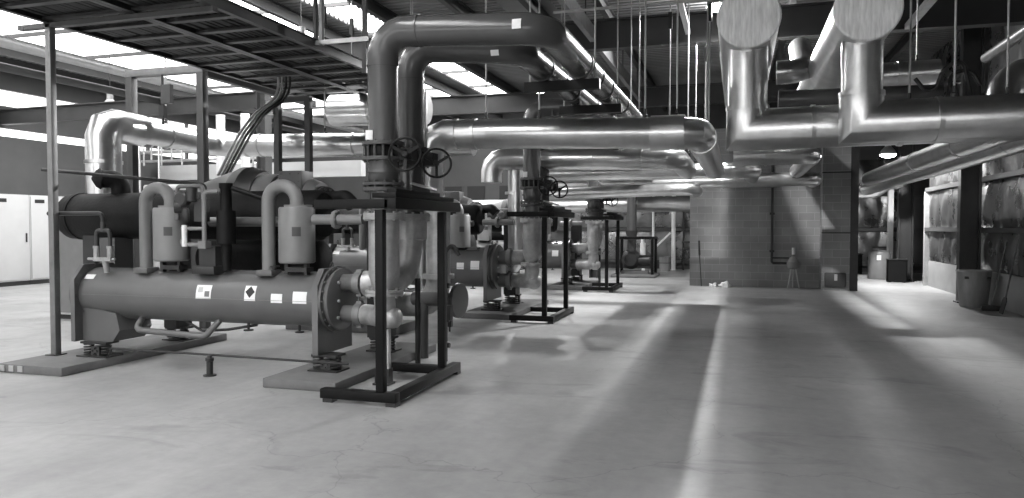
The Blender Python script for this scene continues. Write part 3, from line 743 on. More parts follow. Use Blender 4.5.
S1 = jacket('insulated_pipe', 'large silver pipe crossing from the first risers to a mitred end, nearest crossing pipe',
       [(-4.15, 9.6, 2.30), (-4.12, 9.6, 2.93), (-.49, 9.6, 2.82), (-.49, 16.42, 2.85)], .2, .24,
       bands=[((-3.72, 9.6, 2.915), X), ((-3.45, 9.6, 2.91), X), ((-.85, 9.6, 2.83), X), ((-.49, 10.2, 2.825), Yx)], group='foil insulated pipes', n=2)
jacket('insulated_pipe', 'upright silver foil pipe just right of the first two risers', [(-4.15, 9.6, .9), (-4.15, 9.6, 2.30)], .20, 0, bands=[((-4.15, 9.6, 1.6), Z)], group='foil insulated pipes')
jacket('insulated_pipe', 'slim upright silver foil pipe rising past the crossing pipe beside the first two risers', [(-4.0, 9.0, .8), (-4.0, 9.0, 3.42)], .085, 0, bands=[((-4.0, 9.0, 2.9), Z)], group='foil insulated pipes')
jacket('insulated_pipe', 'silver insulated crossing pipe directly below and behind the nearest crossing pipe',
       [(-4.6, 13.7, 2.5), (-4.6, 13.7, 2.95), (-1.06, 13.7, 2.86), (-1.06, 16.42, 2.86)], .2, .24,
       bands=[((-3.8, 13.7, 2.93), X), ((-2.6, 13.7, 2.90), X), ((-1.7, 13.7, 2.88), X)], group='foil insulated pipes', n=3)
jacket('insulated_pipe', 'silver insulated crossing pipe, third in the stack under the headers',
       [(-4.6, 16.6, 2.84), (.3, 16.6, 2.84), (.3, 18.6, 2.84)], .17, .22, bands=[((-3, 16.6, 2.84), X), ((-1, 16.6, 2.84), X), ((-.1, 16.6, 2.84), X)], group='foil insulated pipes', n=3)
jacket('insulated_pipe', 'silver insulated crossing pipe running along the top of the block wall',
       [(-5.5, 19.4, 2.72), (1.8, 19.4, 2.80), (1.8, 20.3, 2.8)], .17, .22, bands=[((-3, 19.4, 2.75), X), ((-.4, 19.4, 2.77), X), ((.8, 19.4, 2.79), X)], group='foil insulated pipes', n=3)
jacket('insulated_pipe', 'short silver crossing pipe with rounded end just above the block wall corner',
       [(-4.6, 18.0, 2.42), (-1.7, 18.0, 2.52), (-1.0, 18.0, 2.52), (-1.0, 19.2, 2.52)], .15, .2, bands=[((-3.2, 18.0, 2.47), X), ((-1.7, 18.0, 2.52), X)], group='foil insulated pipes', n=3)
jacket('insulated_pipe', 'silver insulated pipe crossing in front of the block wall, rightmost under the ducts',
       [(-.1, 15.2, 3.0), (1.35, 15.2, 3.0), (1.35, 19.2, 2.98)], .17, .22, bands=[((.5, 15.2, 3.0), X)], group='foil insulated pipes', n=3)
jacket('insulated_pipe', 'low silver insulated pipe far back above the pump, left of the block wall', [(-9.5, 25.5, 2.34), (-.5, 25.5, 2.40)], .26, 0, bands=[((-3.5, 25.5, 2.38), X)], group='foil insulated pipes')
jacket('insulated_pipe', 'upright silver insulated pipe beside the second riser pipe', [(-5.2, 14.0, .8), (-4.2, 14.0, .8), (-4.2, 14.0, 2.74)], .15, .2, bands=[((-4.25, 14.0, 2.3), Z)], group='foil insulated pipes')

MB().ringb((-.86, 9.6, 2.832), X, .198, .222, .42, 32).build('end_sleeve', 'foil', S1)
tag(MB().tube([(-2.7, 11.0, 4.88), (4.4, 11.0, 4.88)], .022, 10).build('sprinkler_pipe', 'pale'), 'thin pale pipe crossing high under the roof behind the round end caps', 'pipe')
# dead-end headers with drops, right of centre
def drop(label, xh, zh, rh, yc, yr, rr, zp, rp, xend, m1):
    T = thing('insulated_duct', label, 'duct', (xh, yc, zp), 'large foil headers with round end caps')
    MB().tube([(xh, yc + .02, zh), (xh, 20.3, zh)], rh, 44).build('header_run', 'foil', T)
    MB().lathe((xh, yc, zh), (0, -1, 0), [(-.04, rh + .006), (.0, rh + .006), (.015, rh - .01), (.02, 0)], 44).build('end_cap', 'duct_end', T)
    MB().tube([(xh, yr, zh - rh * .7), (xh, yr, 3.1)], rr, 36).build('drop_pipe', 'foil', T)
    MB().ringb((xh, yr, 3.1), (0, 0, 1), rr - .01, rr + .025, .05, 36).build('collar', 'foil', T)
    MB().tube([(xh, yr, 3.1), (xh, yr, zp), (xend, yr, zp + .03)], rr + .018, 36, 0).build('mitred_elbow', 'foil', T)
    mb = MB()
    x = xh + .75
    while x < xend - .2:
        MB().ringb((x, yr, zp + .01), (1, 0, 0), rr, rr + .030, .05, 36).build('band', 'foil', T); x += .95
    return T
drop('silver duct with pale round end cap and drop pipe, left of the overhead pair', .10, 4.12, .36, 9.25, 9.66, .235, 2.84, .26, 3.6, 0)
drop('silver duct with round end cap and drop pipe, right of the overhead pair', 1.29, 3.945, .335, 8.62, 8.98, .212, 2.79, .25, 4.6, 1)
jacket('insulated_pipe', 'dark lagged pipe crossing high behind the right hand drop pipe', [(.5, 10.6, 3.34), (2.45, 10.6, 3.32)], .125, 0, 'pipe2', group='foil insulated pipes')
jacket('insulated_pipe', 'silver pipe crossing high between the right drop pipe and the black hoses', [(1.62, 12.5, 3.93), (2.85, 12.5, 3.95)], .19, 0, bands=[((2.3, 12.5, 3.94), X)], group='foil insulated pipes')
jacket('insulated_pipe', 'silver pipe elbow turning up between the two drop pipes', [(.52, 11.6, 3.9), (.9, 11.6, 3.9), (.95, 13.2, 4.6)], .17, .25, group='foil insulated pipes', n=3)
jacket('insulated_pipe', 'silver elbow pipe rising from the big crossing pipe at the right edge', [(3.05, 10.4, 3.0), (3.15, 10.6, 3.5), (4.9, 10.6, 3.75)], .19, .4, bands=[((3.9, 10.6, 3.61), X)], group='foil insulated pipes', n=4)
jacket('insulated_pipe', 'silver pipe running away below the big crossing pipe towards the corridor, left one', [(3.1, 9.3, 2.82), (3.1, 20.2, 2.82)], .17, 0, bands=[((3.1, 12.2, 2.82), Yx), ((3.1, 15, 2.82), Yx)], group='foil insulated pipes')
jacket('insulated_pipe', 'silver pipe running away below the big crossing pipe towards the corridor, right one', [(3.5, 9.3, 2.78), (3.5, 23.2, 2.70)], .17, 0, bands=[((3.5, 11.4, 2.78), Yx), ((3.5, 15, 2.78), Yx)], group='foil insulated pipes')
jacket('insulated_pipe', 'bright silver elbowed pipe over the corridor beside the masonry pier', [(3.1, 23.4, 2.62), (3.75, 23.4, 2.62), (4.1, 23.4, 2.86), (4.5, 23.4, 2.86), (4.5, 23.4, 3.6)], .17, .2, bands=[((3.4, 23.4, 2.62), X)], group='foil insulated pipes', n=3)
tag(MB().tube([(3.68, 3.5, 4.27), (3.68, 13.3, 4.27)], .075, 18).build('conduit_pipe', 'pipe2'), 'thin dark grey pipe running diagonally away under the roof at the upper right', 'pipe')

# trapeze hangers under the headers
def trapeze(y, x0, x1, z, label):
    T = thing('trapeze_hanger', label, 'hanger', (x0, y, z), 'black trapeze hangers')
    MB().box(x0, x1, y - .05, y + .05, z - .06, z + .06).build('cross_bar', 'black', T)
    for x in (x0 + .06, x1 - .06): MB().tube([(x, y, z), (x, y, 6.1)], .011, 8).build('threaded_rod', 'pale', T)
trapeze(8.75, -2.5, -1.58, 3.335, 'nearer black trapeze bar under the pair of dark overhead header pipes')
trapeze(10.6, -2.5, -1.6, 3.33, 'second black trapeze bar under the pair of dark overhead header pipes')
trapeze(13.0, -2.5, -1.6, 3.33, 'third black trapeze bar under the overhead headers, half hidden by the silver pipe')

# single hanger rods
HANG = [(-6.9, 12.4, 4.11), (-5.7, 12.4, 4.08), (-1.15, 9.6, 3.05), (-2.55, 9.6, 3.1), (-.75, 9.6, 3.03), (-.46, 11.5, 3.03), (-.5, 13.4, 3.03), (-.92, 14.4, 3.06), (-1.9, 13.7, 3.09), (-1.2, 13.7, 3.07), (-.92, 17.0, 3.08),
        (.3, 17, 3.0), (-.7, 16.6, 3.0), (2.2, 9.0, 3.05), (2.75, 9.2, 3.04), (3.25, 9.4, 2.86), (1.9, 9.66, 3.1), (2.55, 12.5, 4.12), (-3.3, 9.6, 3.1), (-3.2, 13.7, 3.13), (-5.3, 11.6, 3.25), (-7.0, 11.6, 3.28), (-9.25, 10.3, 3.4)]
hp = None
def hanger_label(i):
    ords = ['first', 'second', 'third', 'fourth', 'fifth', 'sixth', 'seventh', 'eighth', 'ninth', 'tenth', 'eleventh', 'twelfth', 'thirteenth', 'fourteenth', 'fifteenth', 'sixteenth', 'seventeenth', 'eighteenth', 'nineteenth', 'twentieth', 'twenty-first', 'twenty-second', 'last']
    return ords[min(i, 22)]
order = sorted(range(len(HANG)), key=lambda i: HANG[i][0] / HANG[i][1])
for k, i in enumerate(order):
    x, y, z = HANG[i]
    T = thing('hanger_rod', 'thin steel rod hanging from the roof to a silver pipe, %s counted from the left' % hanger_label(k), 'hanger', (x, y, z), 'hanger rods above the silver pipes')
    MB().tube([(x, y, z), (x, y, 6.12)], .012, 8).build('threaded_rod', 'pale', T)
    MB().lathe((x, y, z), (0, 0, 1), [(-.03, 0), (-.03, .03), (.02, .03), (.03, .018), (.10, .018), (.10, 0)], 10).build('clamp', 'dark', T)
    if i % 3 == 0: MB().box(x - .035, x + .035, y - .03, y + .03, 5.2, 5.5).build('spring_can', 'dark', T)

# ------------------------------------------------------------------ cable trays and cables
def tray(x0, x1, y0, y1, z, lab):
    T = thing('cable_tray', lab, 'cable tray', (x0, y0, z), 'overhead ladder cable trays')
    for x in (x0, x1): MB().ibeam((x, y0, z), (x, y1, z), .14, .07, .012, .012).build('side_rail', 'dark', T)
    mb = MB(); y = y0 + .1
    while y < y1: mb.box(x0, x1, y, y + .09, z - .05, z - .015); y += .52
    mb.build('rung', 'dark', T)
    return T
TR = [(-7.87, -6.645, 'left one of the two dark overhead ladder trays, carried by the strut post'), (-6.57, -5.55, 'right one of the two dark overhead ladder trays, ending near the first riser')]
for x0, x1, lab in TR: tray(x0, x1, 1.5, 12.3, 4.13, lab)
rnd = random.Random(3)
for t, (x0, x1, lab) in enumerate(TR):
    nc = 14 if t == 0 else 11
    for k in range(nc):
        xs = x0 + .08 + (x1 - x0 - .16) * k / (nc - 1)
        pts = []; y = 1.6
        while y < 12.2:
            pts.append((xs + rnd.uniform(-.025, .025), y, 4.15)); y += .9
        tag(MB().tube(pts, .042 if t == 0 else .038, 8).build('power_cable', 'rubber'), 'black power cable lying lengthwise in the %s overhead ladder tray' % ('left' if t == 0 else 'right'), 'cable',
            'black cables lying in the %s tray' % ('left' if t == 0 else 'right'))
T = thing('strut_post', 'tall grey strut post standing on the left plinth and carrying the cable tray', 'post', (-7.84, 6.88, .1))
MB().box(-7.88, -7.80, 6.84, 6.92, .1, 4.05, .006).build('post', 'strut', T)
MB().box(-7.92, -7.76, 6.80, 6.96, .1, .112).build('base_plate', 'dark', T)
MB().box(-8.3, -5.5, 6.84, 6.92, 4.0, 4.055).build('arm', 'steel', T)
# cables looping from the tray down to the chiller terminal box
for k, (dx, m) in enumerate(((0, 'greycable'), (.09, 'greycable'), (.18, 'rubber'), (.27, 'rubber'))):
    dx *= .8; p = [(-7.12 + dx, 10.4, 4.05), (-7.12 + dx, 10.4, 3.72), (-7.35 + dx, 10.1, 3.45), (-7.05 + dx, 9.3, 3.0), (-6.98 + dx * .8, 8.75, 2.36)]
    tag(MB().tube(p, .021, 10, .5, 8).build('power_cable', m), '%s cable looping from the tray down to the chiller compressor, %s from the left' % ('pale grey' if k < 2 else 'black', ('first', 'second', 'third', 'fourth')[k]), 'cable', 'looping compressor cables')
tag(MB().tube([(-6.0, 11.8, 3.55), (-5.75, 11.6, 3.5), (-5.55, 11.6, 3.62), (-5.5, 11.8, 4.05)], .045, 10, .25, 8).build('power_cable', 'rubber'), 'thick black cable drooping below the right tray end', 'cable')
# steel goalposts at the left
T = thing('steel_goalpost', 'pale square steel goalpost behind the nearest chiller, framing the silver pipe', 'frame', (-8.7, 9.95, 0))
for x in (-9.62, -8.22): MB().box(x - .065, x + .065, 9.88, 10.01, 0, 4.1, .008).build('post', 'steel', T)
MB().box(-9.685, -8.155, 9.88, 10.01, 4.1, 4.22, .008).build('cross_bar', 'strut', T)
MB().box(-8.285, -8.155, 10.01, 13.2, 4.05, 4.17, .008).build('cross_bar', 'steel', T)
MB().box(-8.9, -8.72, 9.8, 9.88, 3.62, 3.92).build('junction_box', 'steel', T)
MB().tube([(-8.95, 9.9, 3.3), (-8.95, 9.9, 4.1)], .02, 8).box(-9.0, -8.9, 9.86, 9.94, 3.4, 3.6).build('drop_conduit', 'dark', T)
T = thing('strut_goalpost', 'slim dark strut frame standing behind the nearest chiller near the looping cables', 'frame', (-7.2, 11.0, 0))
for x in (-7.55, -6.95): MB().box(x - .05, x + .05, 10.95, 11.05, 0, 3.75).build('post', 'steel', T)
MB().box(-7.6, -6.9, 10.95, 11.05, 3.75, 3.84).build('cross_bar', 'steel', T)
MB().box(-7.72, -7.58, 10.9, 11.0, 3.55, 3.78).build('junction_box', 'pale', T)
for x, y, lab in ((-10.3, 13.0, 'left'), (-9.7, 13.0, 'right')):
    jacket('insulated_pipe', 'upright white foil pipe far behind the goalpost, %s of two' % lab, [(x, y, .5), (x, y, 3.95)], .09, 0, 'white', group='upright white pipes')
# thin sloping pipe across the left
tag(MB().tube([(-8.15, 7.0, 2.34), (-6.5, 7.9, 2.18), (-6.5, 7.9, 2.05)], .022, 10, .06).build('conduit_pipe', 'dark'), 'thin dark conduit sloping down from the strut post over the black shell', 'pipe')
tag(MB().tube([(-13.0, 3, 5.05), (-13.0, 24, 5.05)], .11, 16).build('conduit_pipe', 'pale'), 'pale pipe running away under the roof at the upper left', 'pipe')
tag(MB().tube([(-14.2, 3, 4.85), (-14.2, 24, 4.85)], .09, 16).build('conduit_pipe', 'steel'), 'grey pipe running away under the roof beside the pale one at upper left', 'pipe')
def strut(a, b, w, h, m, lab):
    T = thing('roof_strut', lab, 'strut', a, 'struts under the roof')
    MB().bar(a, b, w, h).build('strut_bar', m, T)
    for f in (.1, .5, .9):
        p = V(a).lerp(V(b), f); MB().tube([(p.x, p.y, p.z + h * .5), (p.x, p.y, ZR - .01)], .012, 8).build('drop_rod', 'dark', T)
strut((-.98, 6, 5.48), (-.98, 15.2, 5.48), .10, .06, 'white', 'pale strut running away under the roof left of the round end caps')
strut((-.35, 16.2, 5.25), (-.35, 23, 5.25), .10, .10, 'white', 'short pale strut beyond the first roof beam above the silver pipes')
strut((2.95, 6, 5.3), (2.95, 15.2, 5.3), .12, .10, 'pale', 'grey strut running away under the roof right of the round end caps')
strut((-2.92, 7.8, 5.62), (-2.92, 15.3, 5.62), .10, .30, 'strut', 'deep grey channel running away under the roof above the dark header pipes')
strut((-2.92, 15.9, 5.62), (-2.92, 23.1, 5.62), .10, .30, 'strut', 'deep grey channel beyond the first roof beam, above the far end of the header pipes')
T = thing('strut_hanger', 'square strut hanger dropping from the roof beside the top of the first riser elbow', 'hanger', (-5.2, 9.0, 4.16))
for x in (-5.56, -5.47): MB().box(x - .022, x + .022, 8.97, 9.03, 4.12, 6.06).build('strut_leg', 'dark' if x < -5.5 else 'strut', T)
MB().box(-4.84, -4.78, 8.97, 9.03, 3.7, 6.06).build('strut_leg', 'dark', T)
MB().box(-5.6, -4.74, 8.95, 8.97, 4.12, 4.18).build('cross_strut', 'pale', T)
for k, (pts) in enumerate(([(2.62, 10.0, 3.18), (2.5, 9.9, 3.62), (2.30, 9.9, 3.50), (2.2, 9.95, 3.16), (2.02, 9.98, 3.42)], [(2.75, 10.0, 3.2), (2.62, 9.9, 3.05), (2.42, 9.9, 3.12), (2.36, 9.95, 3.45), (2.6, 9.95, 3.50), (2.7, 9.95, 3.3)])):
    tag(MB().tube(pts, .024, 10, .16, 8).build('rubber_hose', 'rubber'), ('black rubber hose curling above the big silver crossing pipe, left one', 'black rubber hose looping above the big silver crossing pipe, right one')[k], 'hose')
T = thing('relief_pod', 'small dark valve standing between the curling black hoses', 'valve', (2.45, 10.1, 3.1))
MB().lathe((2.45, 10.1, 3.05), (0, 0, 1), [(0, 0), (0, .07), (.12, .09), (.2, .06), (.3, .05), (.3, 0)], 16).build('valve_body', 'dark', T)
MB().disc((2.45, 10.1, 3.37), (0, 0, 1), .09, .02, 16).build('valve_cap', 'dark', T)
#@@FAR
# ------------------------------------------------------------------ far pump and frame
T = thing('pump_stand', 'far low black frame standing around the pump left of the block wall', 'frame', (-3.2, 24.5, 0))
plz = .09
x0, x1, y0, y1 = -3.75, -2.62, 24.0, 25.0
for x in (x0, x1):
    for y in (y0, y1): MB().box(x - .045, x + .045, y - .045, y + .045, plz, 1.22).build('post', 'black', T)
for y in (y0, y1): MB().box(x0 - .045, x1 + .045, y - .045, y + .045, 1.22, 1.30).build('top_rail', 'black', T)
for x in (x0, x1): MB().box(x - .045, x + .045, y0 + .045, y1 - .045, 1.22, 1.30).build('top_rail', 'black', T)
T = thing('pump', 'dark centrifugal pump inside the far low black frame', 'pump', (-3.3, 24.5, 0))
MB().box(-3.65, -2.8, 24.2, 24.8, .09, .18).build('pump_base', 'plinth', T)
MB().lathe((-3.35, 24.5, .55), (0, -1, 0), [(-.2, 0), (-.2, .2), (-.1, .32), (.1, .32), (.2, .22), (.28, .2), (.28, 0)], 28).build('volute', 'dark', T)
MB().lathe((-3.2, 24.5, .52), (1, -.2, 0), [(0, 0), (0, .18), (.5, .18), (.55, .12), (.55, 0)], 24).build('motor', 'dark', T)
mb = MB().tube([(-3.35, 24.5, .8), (-3.35, 24.5, 1.2)], .14, 20).lathe((-3.35, 24.5, 0), (0, 0, 1), [(1.2, 0), (1.2, .24), (1.26, .24), (1.3, .16), (1.5, .2), (1.5, 0)], 24)
mb.build('outlet', 'steel', T)
MB().tube([(-3.35, 24.5, 1.5), (-3.35, 24.5, 2.95)], .16, 22).build('rising_pipe', 'pipe2', T)
MB().box(-3.0, -2.9, 24.3, 24.4, .2, .26).tube([(-2.98, 24.45, .7), (-2.98, 24.45, 1.1)], .09, 16).tube([(-2.98, 24.45, 1.1), (-2.98, 24.45, 1.28)], .06, 14).build('air_vessel', 'white', T)
plinth(-3.9, -2.5, 23.6, 25.2, .09, 'wide low concrete plinth under the far pump and its frame', 'far plinths')
for x, r, lab in ((-3.05, .035, 'slim'), (-2.3, .06, 'stout')):
    tag(MB().tube([(x, 28.2, 0), (x, 28.2, 3.6)], r * 1.3, 14).build('white_standpipe', 'white'), '%s white vertical pipe far back between the pump and the block wall' % lab, 'pipe')
tag(MB().tube([(-3.05, 28.1, .75), (-2.4, 28.1, 1.4)], .035, 10).build('brace_pipe', 'white'), 'white diagonal brace far back behind the pump', 'brace')
T = thing('pipe_manifold', 'far wall manifold of two thin pipes with a pale box beside the block wall edge', 'pipe', (-1.7, 28.4, 0))
for x in (-1.95, -1.65): MB().tube([(x, 28.4, 0), (x, 28.4, 3.4)], .035, 10).build('standpipe', 'dark', T)
MB().box(-1.55, -1.2, 28.3, 28.45, 1.15, 1.6).build('meter_box', 'white', T)
MB().tube([(-2.0, 28.35, 1.05), (-1.1, 28.35, 1.05)], .04, 10).tube([(-2.0, 28.35, .8), (-1.1, 28.35, .8)], .04, 10).build('cross_pipe', 'steel', T)
T = thing('small_drum', 'small pale drum on the floor far back beside the stout white pipe', 'drum', (-2.55, 27.6, 0))
MB().lathe((-2.55, 27.6, 0), (0, 0, 1), [(0, 0), (0, .2), (.5, .21), (.52, .2), (.52, 0)], 20).build('drum_body', 'can', T)
MB().ringb((-2.55, 27.6, .3), (0, 0, 1), .2, .218, .03, 20).build('hoop', 'steel', T)

# things in front of the block wall
T = thing('wall_conduit', 'thin dark conduit running down the block wall and turning towards the tripod device', 'pipe', (.88, 20.93, .6))
MB().tube([(.87, 20.93, 4.2), (.87, 20.93, .66), (1.3, 20.93, .66)], .032, 10, .06).tube([(.87, 20.93, .80), (.92, 20.93, .80), (1.3, 20.93, .80)], .018, 8).build('conduit_line', 'dark', T)
mb = MB()
for z in (.95, 1.95, 3.0): mb.box(.81, .93, 20.89, 21.0, z, z + .06)
mb.build('pipe_clip', 'dark', T)
T = thing('tripod_funnel', 'small pale vessel on tripod legs standing before the block wall', 'vessel', (1.40, 20.75, 0))
for k in range(3):
    a = R(90 + 120 * k); MB().tube([(1.40 + .17 * math.cos(a), 20.75 + .14 * math.sin(a), 0), (1.40 + .06 * math.cos(a), 20.75 + .06 * math.sin(a), .55)], .014, 8).build('leg', 'pale', T)
MB().lathe((1.40, 20.75, 0), (0, 0, 1), [(.52, 0), (.52, .12), (.56, .15), (.62, .15), (.62, .165), (.72, .165), (.72, .14), (.80, .10), (.84, .05), (.86, .03), (.90, .03), (.90, 0)], 22).build('vessel_body', 'can', T)
MB().tube([(1.40, 20.75, .9), (1.40, 20.75, 1.08)], .04, 12).build('top_cap', 'white', T)
tag(MB().tube([(-.94, 20.80, .01), (-1.02, 20.95, 1.1)], .012, 8).tube([(-1.0, 20.92, .85), (-1.02, 20.96, 1.25)], .025, 8).build('leaning_rod', 'dark'), 'thin dark rod leaning on the block wall near its left end', 'rod')
def rag(x, y, s, seed):
    b = bmesh.new(); bmesh.ops.create_icosphere(b, subdivisions=3, radius=1); rn = random.Random(seed)
    ph = [rn.uniform(0, 6) for _ in range(6)]
    for v in b.verts:
        c = v.co; k = 1 + .25 * math.sin(5 * c.x + ph[0]) + .22 * math.sin(6 * c.y + ph[1]) + .18 * math.sin(7 * c.z + ph[2] + 3 * c.x)
        v.co = V((c.x * s * k, c.y * s * .7 * k, max(0, (c.z + .35) * s * .75 * k)))
    b.transform(Matrix.Translation((x, y, 0.002))); m = MB(); m.merge(b); return m
tag(rag(-.30, 20.7, .15, 1).build('crumpled_rag', 'cloth', ang=3), 'crumpled white rag lying on the floor at the foot of the block wall', 'rag')
tag(rag(-.62, 20.72, .09, 2).build('crumpled_rag', 'cloth', ang=3), 'small grey scrap of cloth lying left of the white rag by the block wall', 'rag')

# right side: bin, broom, shovel, drums, door
T = thing('trash_can', 'grey ribbed waste bin standing before the dark column at the right wall', 'bin', (4.66, 17.25, 0))
x, y = 4.62, 17.2
MB().lathe((x, y, 0), (0, 0, 1), [(0, 0), (0, .24), (.02, .25), (.70, .315), (.74, .315), (.74, .295), (.70, .29), (.03, .23), (.03, 0)], 32).build('bin_body', 'galvbin', T)
MB().torus((x, y, .735), (0, 0, 1), .318, .014, 32, 8).build('rim', 'galvbin', T)
mb = MB()
for a in (-2.2, -.9):
    mb.box(x + .3 * math.cos(a) - .05, x + .3 * math.cos(a) + .05, y + .3 * math.sin(a) - .02, y + .3 * math.sin(a) + .02, .58, .63)
mb.build('bin_handle', 'dark', T)
T = thing('push_broom', 'broom leaning on the right wall next to the waste bin', 'broom', (4.82, 16.3, 0))
MB().tube([(4.72, 16.45, .08), (5.0, 16.55, 1.35)], .014, 8).build('handle', 'wood', T)
MB().box(4.55, 4.90, 16.38, 16.5, .05, .10).build('broom_block', 'dark', T)
mb = MB()
for k in range(18): mb.box(4.555 + k * .0192, 4.568 + k * .0192, 16.39, 16.49, 0, .05)
mb.build('bristle', 'ink', T)
T = thing('shovel', 'shovel leaning on the right wall beside the broom, nearer the photo edge', 'shovel', (4.85, 15.9, 0))
MB().tube([(4.80, 15.9, .30), (5.0, 15.95, 1.40)], .015, 8).build('handle', 'wood', T)
b = MB(); pr = [(-.10, .0), (.10, .0), (.12, .25), (.06, .31), (-.06, .31), (-.12, .25)]
A = [b.bm.verts.new((4.72 + .22 * z, 15.9 + a, z + .005)) for a, z in pr]; B = [b.bm.verts.new((4.735 + .22 * z, 15.9 + a, z + .005)) for a, z in pr]
b.face(A); b.face(B[::-1])
for k in range(6): b.face([A[k], A[(k + 1) % 6], B[(k + 1) % 6], B[k]])
b.build('blade', 'dark', T)
struct(MB().box(XR - .16, XR - .01, 22.9, 23.05, 0, 2.6).build('trim_8', 'pale'))
T = thing('chemical_drum', 'tall pale plastic drum with small lid in the far corridor', 'drum', (4.2, 25.4, 0))
MB().lathe((4.22, 25.4, 0), (0, 0, 1), [(0, 0), (0, .30), (.05, .32), (.78, .32), (.86, .28), (.90, .18), (.96, .18), (.96, 0)], 28).build('drum_body', 'can', T)
MB().disc((4.22, 25.4, .985), (0, 0, 1), .2, .05, 24).build('drum_lid', 'dark', T)
MB().box(4.1, 4.22, 25.06, 25.09, .6, .75).build('drum_label', 'sticker', T)
def crate(x0, x1, y0, y1, h, lab):
    T = thing('open_bin', lab, 'bin', ((x0 + x1) / 2, (y0 + y1) / 2, 0))
    t = .02; mb = MB().box(x0, x1, y0, y0 + t, .04, h).box(x0, x1, y1 - t, y1, .04, h).box(x0, x0 + t, y0, y1, .04, h).box(x1 - t, x1, y0, y1, .04, h).box(x0, x1, y0, y1, .02, .04)
    mb.build('bin_body', 'black', T)
    MB().box(x0 - .02, x1 + .02, y0 - .02, y0 + t, h, h + .03).box(x0 - .02, x1 + .02, y1 - t, y1 + .02, h, h + .03).box(x0 - .02, x0 + t, y0, y1, h, h + .03).box(x1 - t, x1 + .02, y0, y1, h, h + .03).build('bin_rim', 'dark', T)
    mb = MB()
    for a in (x0 + .05, x1 - .09): mb.box(a, a + .05, y0, y1, 0, .02)
    mb.build('skid', 'dark', T)
crate(4.2, 4.72, 23.9, 24.1, .66, 'black open bin standing right of the pale drum in the corridor')
crate(3.2, 3.86, 26.2, 26.8, .72, 'black open bin standing on the corridor floor close to the pier')
tag(MB().box(3.2, 4.0, 25.5, 26.1, 0, .04).box(3.2, 4.0, 25.5, 25.6, .04, .1).box(3.2, 4.0, 25.75, 25.85, .04, .1).box(3.2, 4.0, 26.0, 26.1, .04, .1).build('low_pallet', 'pale'), 'low pale pallet on the corridor floor in front of the black bin', 'pallet')
tag(MB().box(4.55, 4.7, 25.9, 26.1, 0, 3.2).build('white_post', 'white'), 'white upright post in the far corridor behind the pale drum', 'post')

# ------------------------------------------------------------------ switchboard cabinets at the far left
for k in range(8):
    y0 = 12.5 + k * 1.15
    low = k >= 4
    h = 2.52 if not (k == 3) else 2.52
    T = thing('switchboard_cabinet', 'tall white switchboard cabinet by the left wall, %s from the near end' % ('first second third fourth fifth sixth seventh eighth'.split()[k]), 'cabinet', (-19.3, y0, 0), 'white switchboard cabinets along the left wall')
    MB().box(-19.6, -19.05, y0 + .005, y0 + 1.145, .12, h, .01).build('cabinet_body', 'cabinet', T)
    MB().box(-19.55, -19.08, y0 + .01, y0 + 1.14, 0, .12).build('cabinet_plinth', 'dark', T)
    dr = MB().box(-19.05, -19.02, y0 + .03, y0 + 1.12, .16, h - .04, .006).build('door', 'cabinet', T)
    MB().box(-19.02, -18.99, y0 + 1.0, y0 + 1.03, 1.2, 1.45).build('handle', 'dark', dr)
    MB().box(-19.02, -19.012, y0 + .15, y0 + .45, h - .22, h - .12).build('nameplate', 'ink', dr)
tag(MB().tube([(-19.3, 20.5, 2.95), (-14.5, 20.5, 2.95)], .10, 16).build('white_pipe', 'white'), 'white horizontal pipe far back at left above the cabinets', 'pipe')
tag(MB().box(-19.4, -11.5, 21.2, 21.5, 3.25, 3.75).build('pale_duct', 'wallwhite'), 'pale rectangular duct far back at left above the white pipe', 'duct')
for k, (x, y) in enumerate(((-17.6, 17.6), (-16.9, 18.5), (-15.2, 19.2), (-14.2, 19.4), (-16.2, 17.0))):
    tag(MB().tube([(x, y, 0), (x, y, 4.5)], .03, 8).build('slim_standpipe', 'pale'), 'slim pale vertical pipe far back at left, %s counted from the left' % ('first second fifth fourth third'.split()[k]), 'pipe', 'slim far pipes at left')
for z, r_, lab in ((4.08, .06, 'upper'), (3.78, .045, 'lower')):
    tag(MB().tube([(-19.3, 20.0, z), (-10.5, 20.0, z + .02)], r_, 12).build('white_pipe', 'pale'), '%s of two thin pale pipes running level far back at left, above the white pipe' % lab, 'pipe')
for k, x in enumerate((-18.9, -18.2, -17.4)):
    tag(MB().tube([(x, 19.6, 3.78), (x, 19.6, 4.3), (x + .4, 19.6, 4.3), (x + .4, 19.6, 3.6)], .03, 10, .19, 6).build('conduit_loop', 'pale'), '%s pale hooped conduit far back at left beside the strut post' % ('first', 'second', 'third')[k], 'conduit', 'hooped conduits')
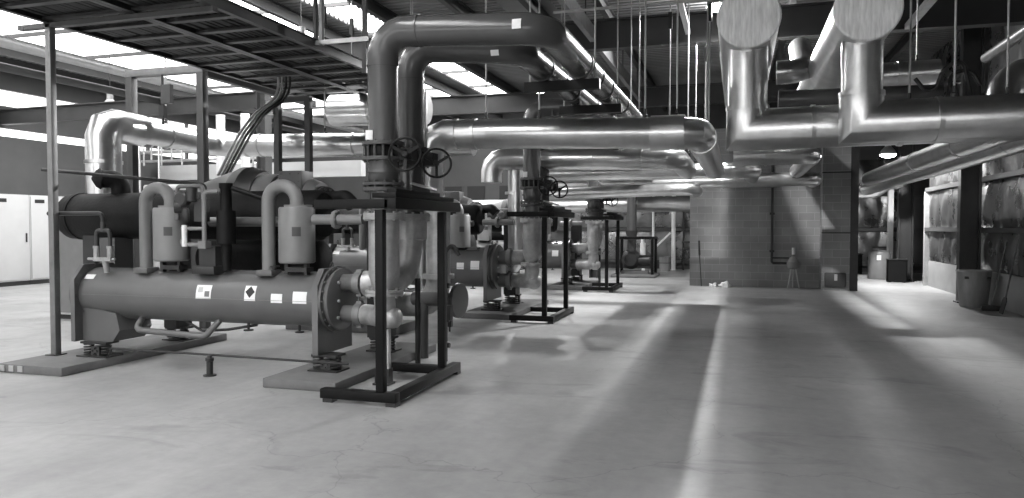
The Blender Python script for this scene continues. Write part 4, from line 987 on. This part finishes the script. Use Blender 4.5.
T = thing('control_cabinet', 'low grey control cabinet behind the black shell of the nearest chiller', 'cabinet', (-11.2, 10.4, 0))
MB().box(-11.6, -10.9, 10.2, 10.6, .08, 1.9, .01).build('cabinet_body', 'wallwhite', T)
MB().box(-11.56, -10.94, 10.22, 10.58, 0, .08).build('cabinet_plinth', 'dark', T)
MB().box(-11.56, -10.94, 10.18, 10.2, .12, 1.86).build('door', 'can', T)

#@@LIGHTS
# ------------------------------------------------------------------ lamps and daylight
def lamp(x, y, z, watt, label, tilt=0.0, r=.12):
    T = thing('high_bay_lamp', label, 'lamp', (x, y, z), 'high bay lamps')
    MB().lathe((x, y, z), (0, 0, 1), [(0, .21), (.02, .215), (.10, .18), (.2, .10), (.22, .08), (.38, .08), (.38, 0)], 28).build('lamp_shade', 'pale', T)
    MB().tube([(x, y, z + .38), (x, y, ZR - .02)], .012, 8).build('lamp_stem', 'dark', T)
    MB().lathe((x, y, z), (0, 0, -1), [(-.01, .20), (.03, .19), (.07, .12), (.09, 0)], 24).build('lamp_lens', 'lens', T)
    ld = bpy.data.lights.new('lamp_light', 'AREA'); ld.shape = 'DISK'; ld.size = 2 * r; ld.energy = watt
    lo = bpy.data.objects.new('lamp_light', ld); COL.objects.link(lo); lo.parent = T; lo.location = (0, 0, -.10)
    T.rotation_euler.x = tilt
LAMPS = [(-.38, 14.0, 5.62, 70, 'bright high bay lamp under the roof beside the left round end cap'),
         (-.24, 17.6, 5.85, 520, 'high bay lamp beyond the first roof beam, tilted and hidden behind the left drop pipe', R(-35)),
         (-5.7, 21.5, 5.7, 150, 'high bay lamp far back above the header pipes'),
         (3.9, 22.4, 3.6, 170, 'high bay lamp over the far corridor'),
         (-16.5, 16.3, 4.9, 60, 'high bay lamp at the far left edge under the roof'),
         (-8.3, 12.9, 5.2, 60, 'high bay lamp behind the cable trays')]
for l in LAMPS: lamp(*l)
w = bpy.data.worlds.new('World'); scn.world = w; w.use_nodes = True
w.node_tree.nodes['Background'].inputs[0].default_value = (1, 1, 1, 1)
w.node_tree.nodes['Background'].inputs[1].default_value = 3.0
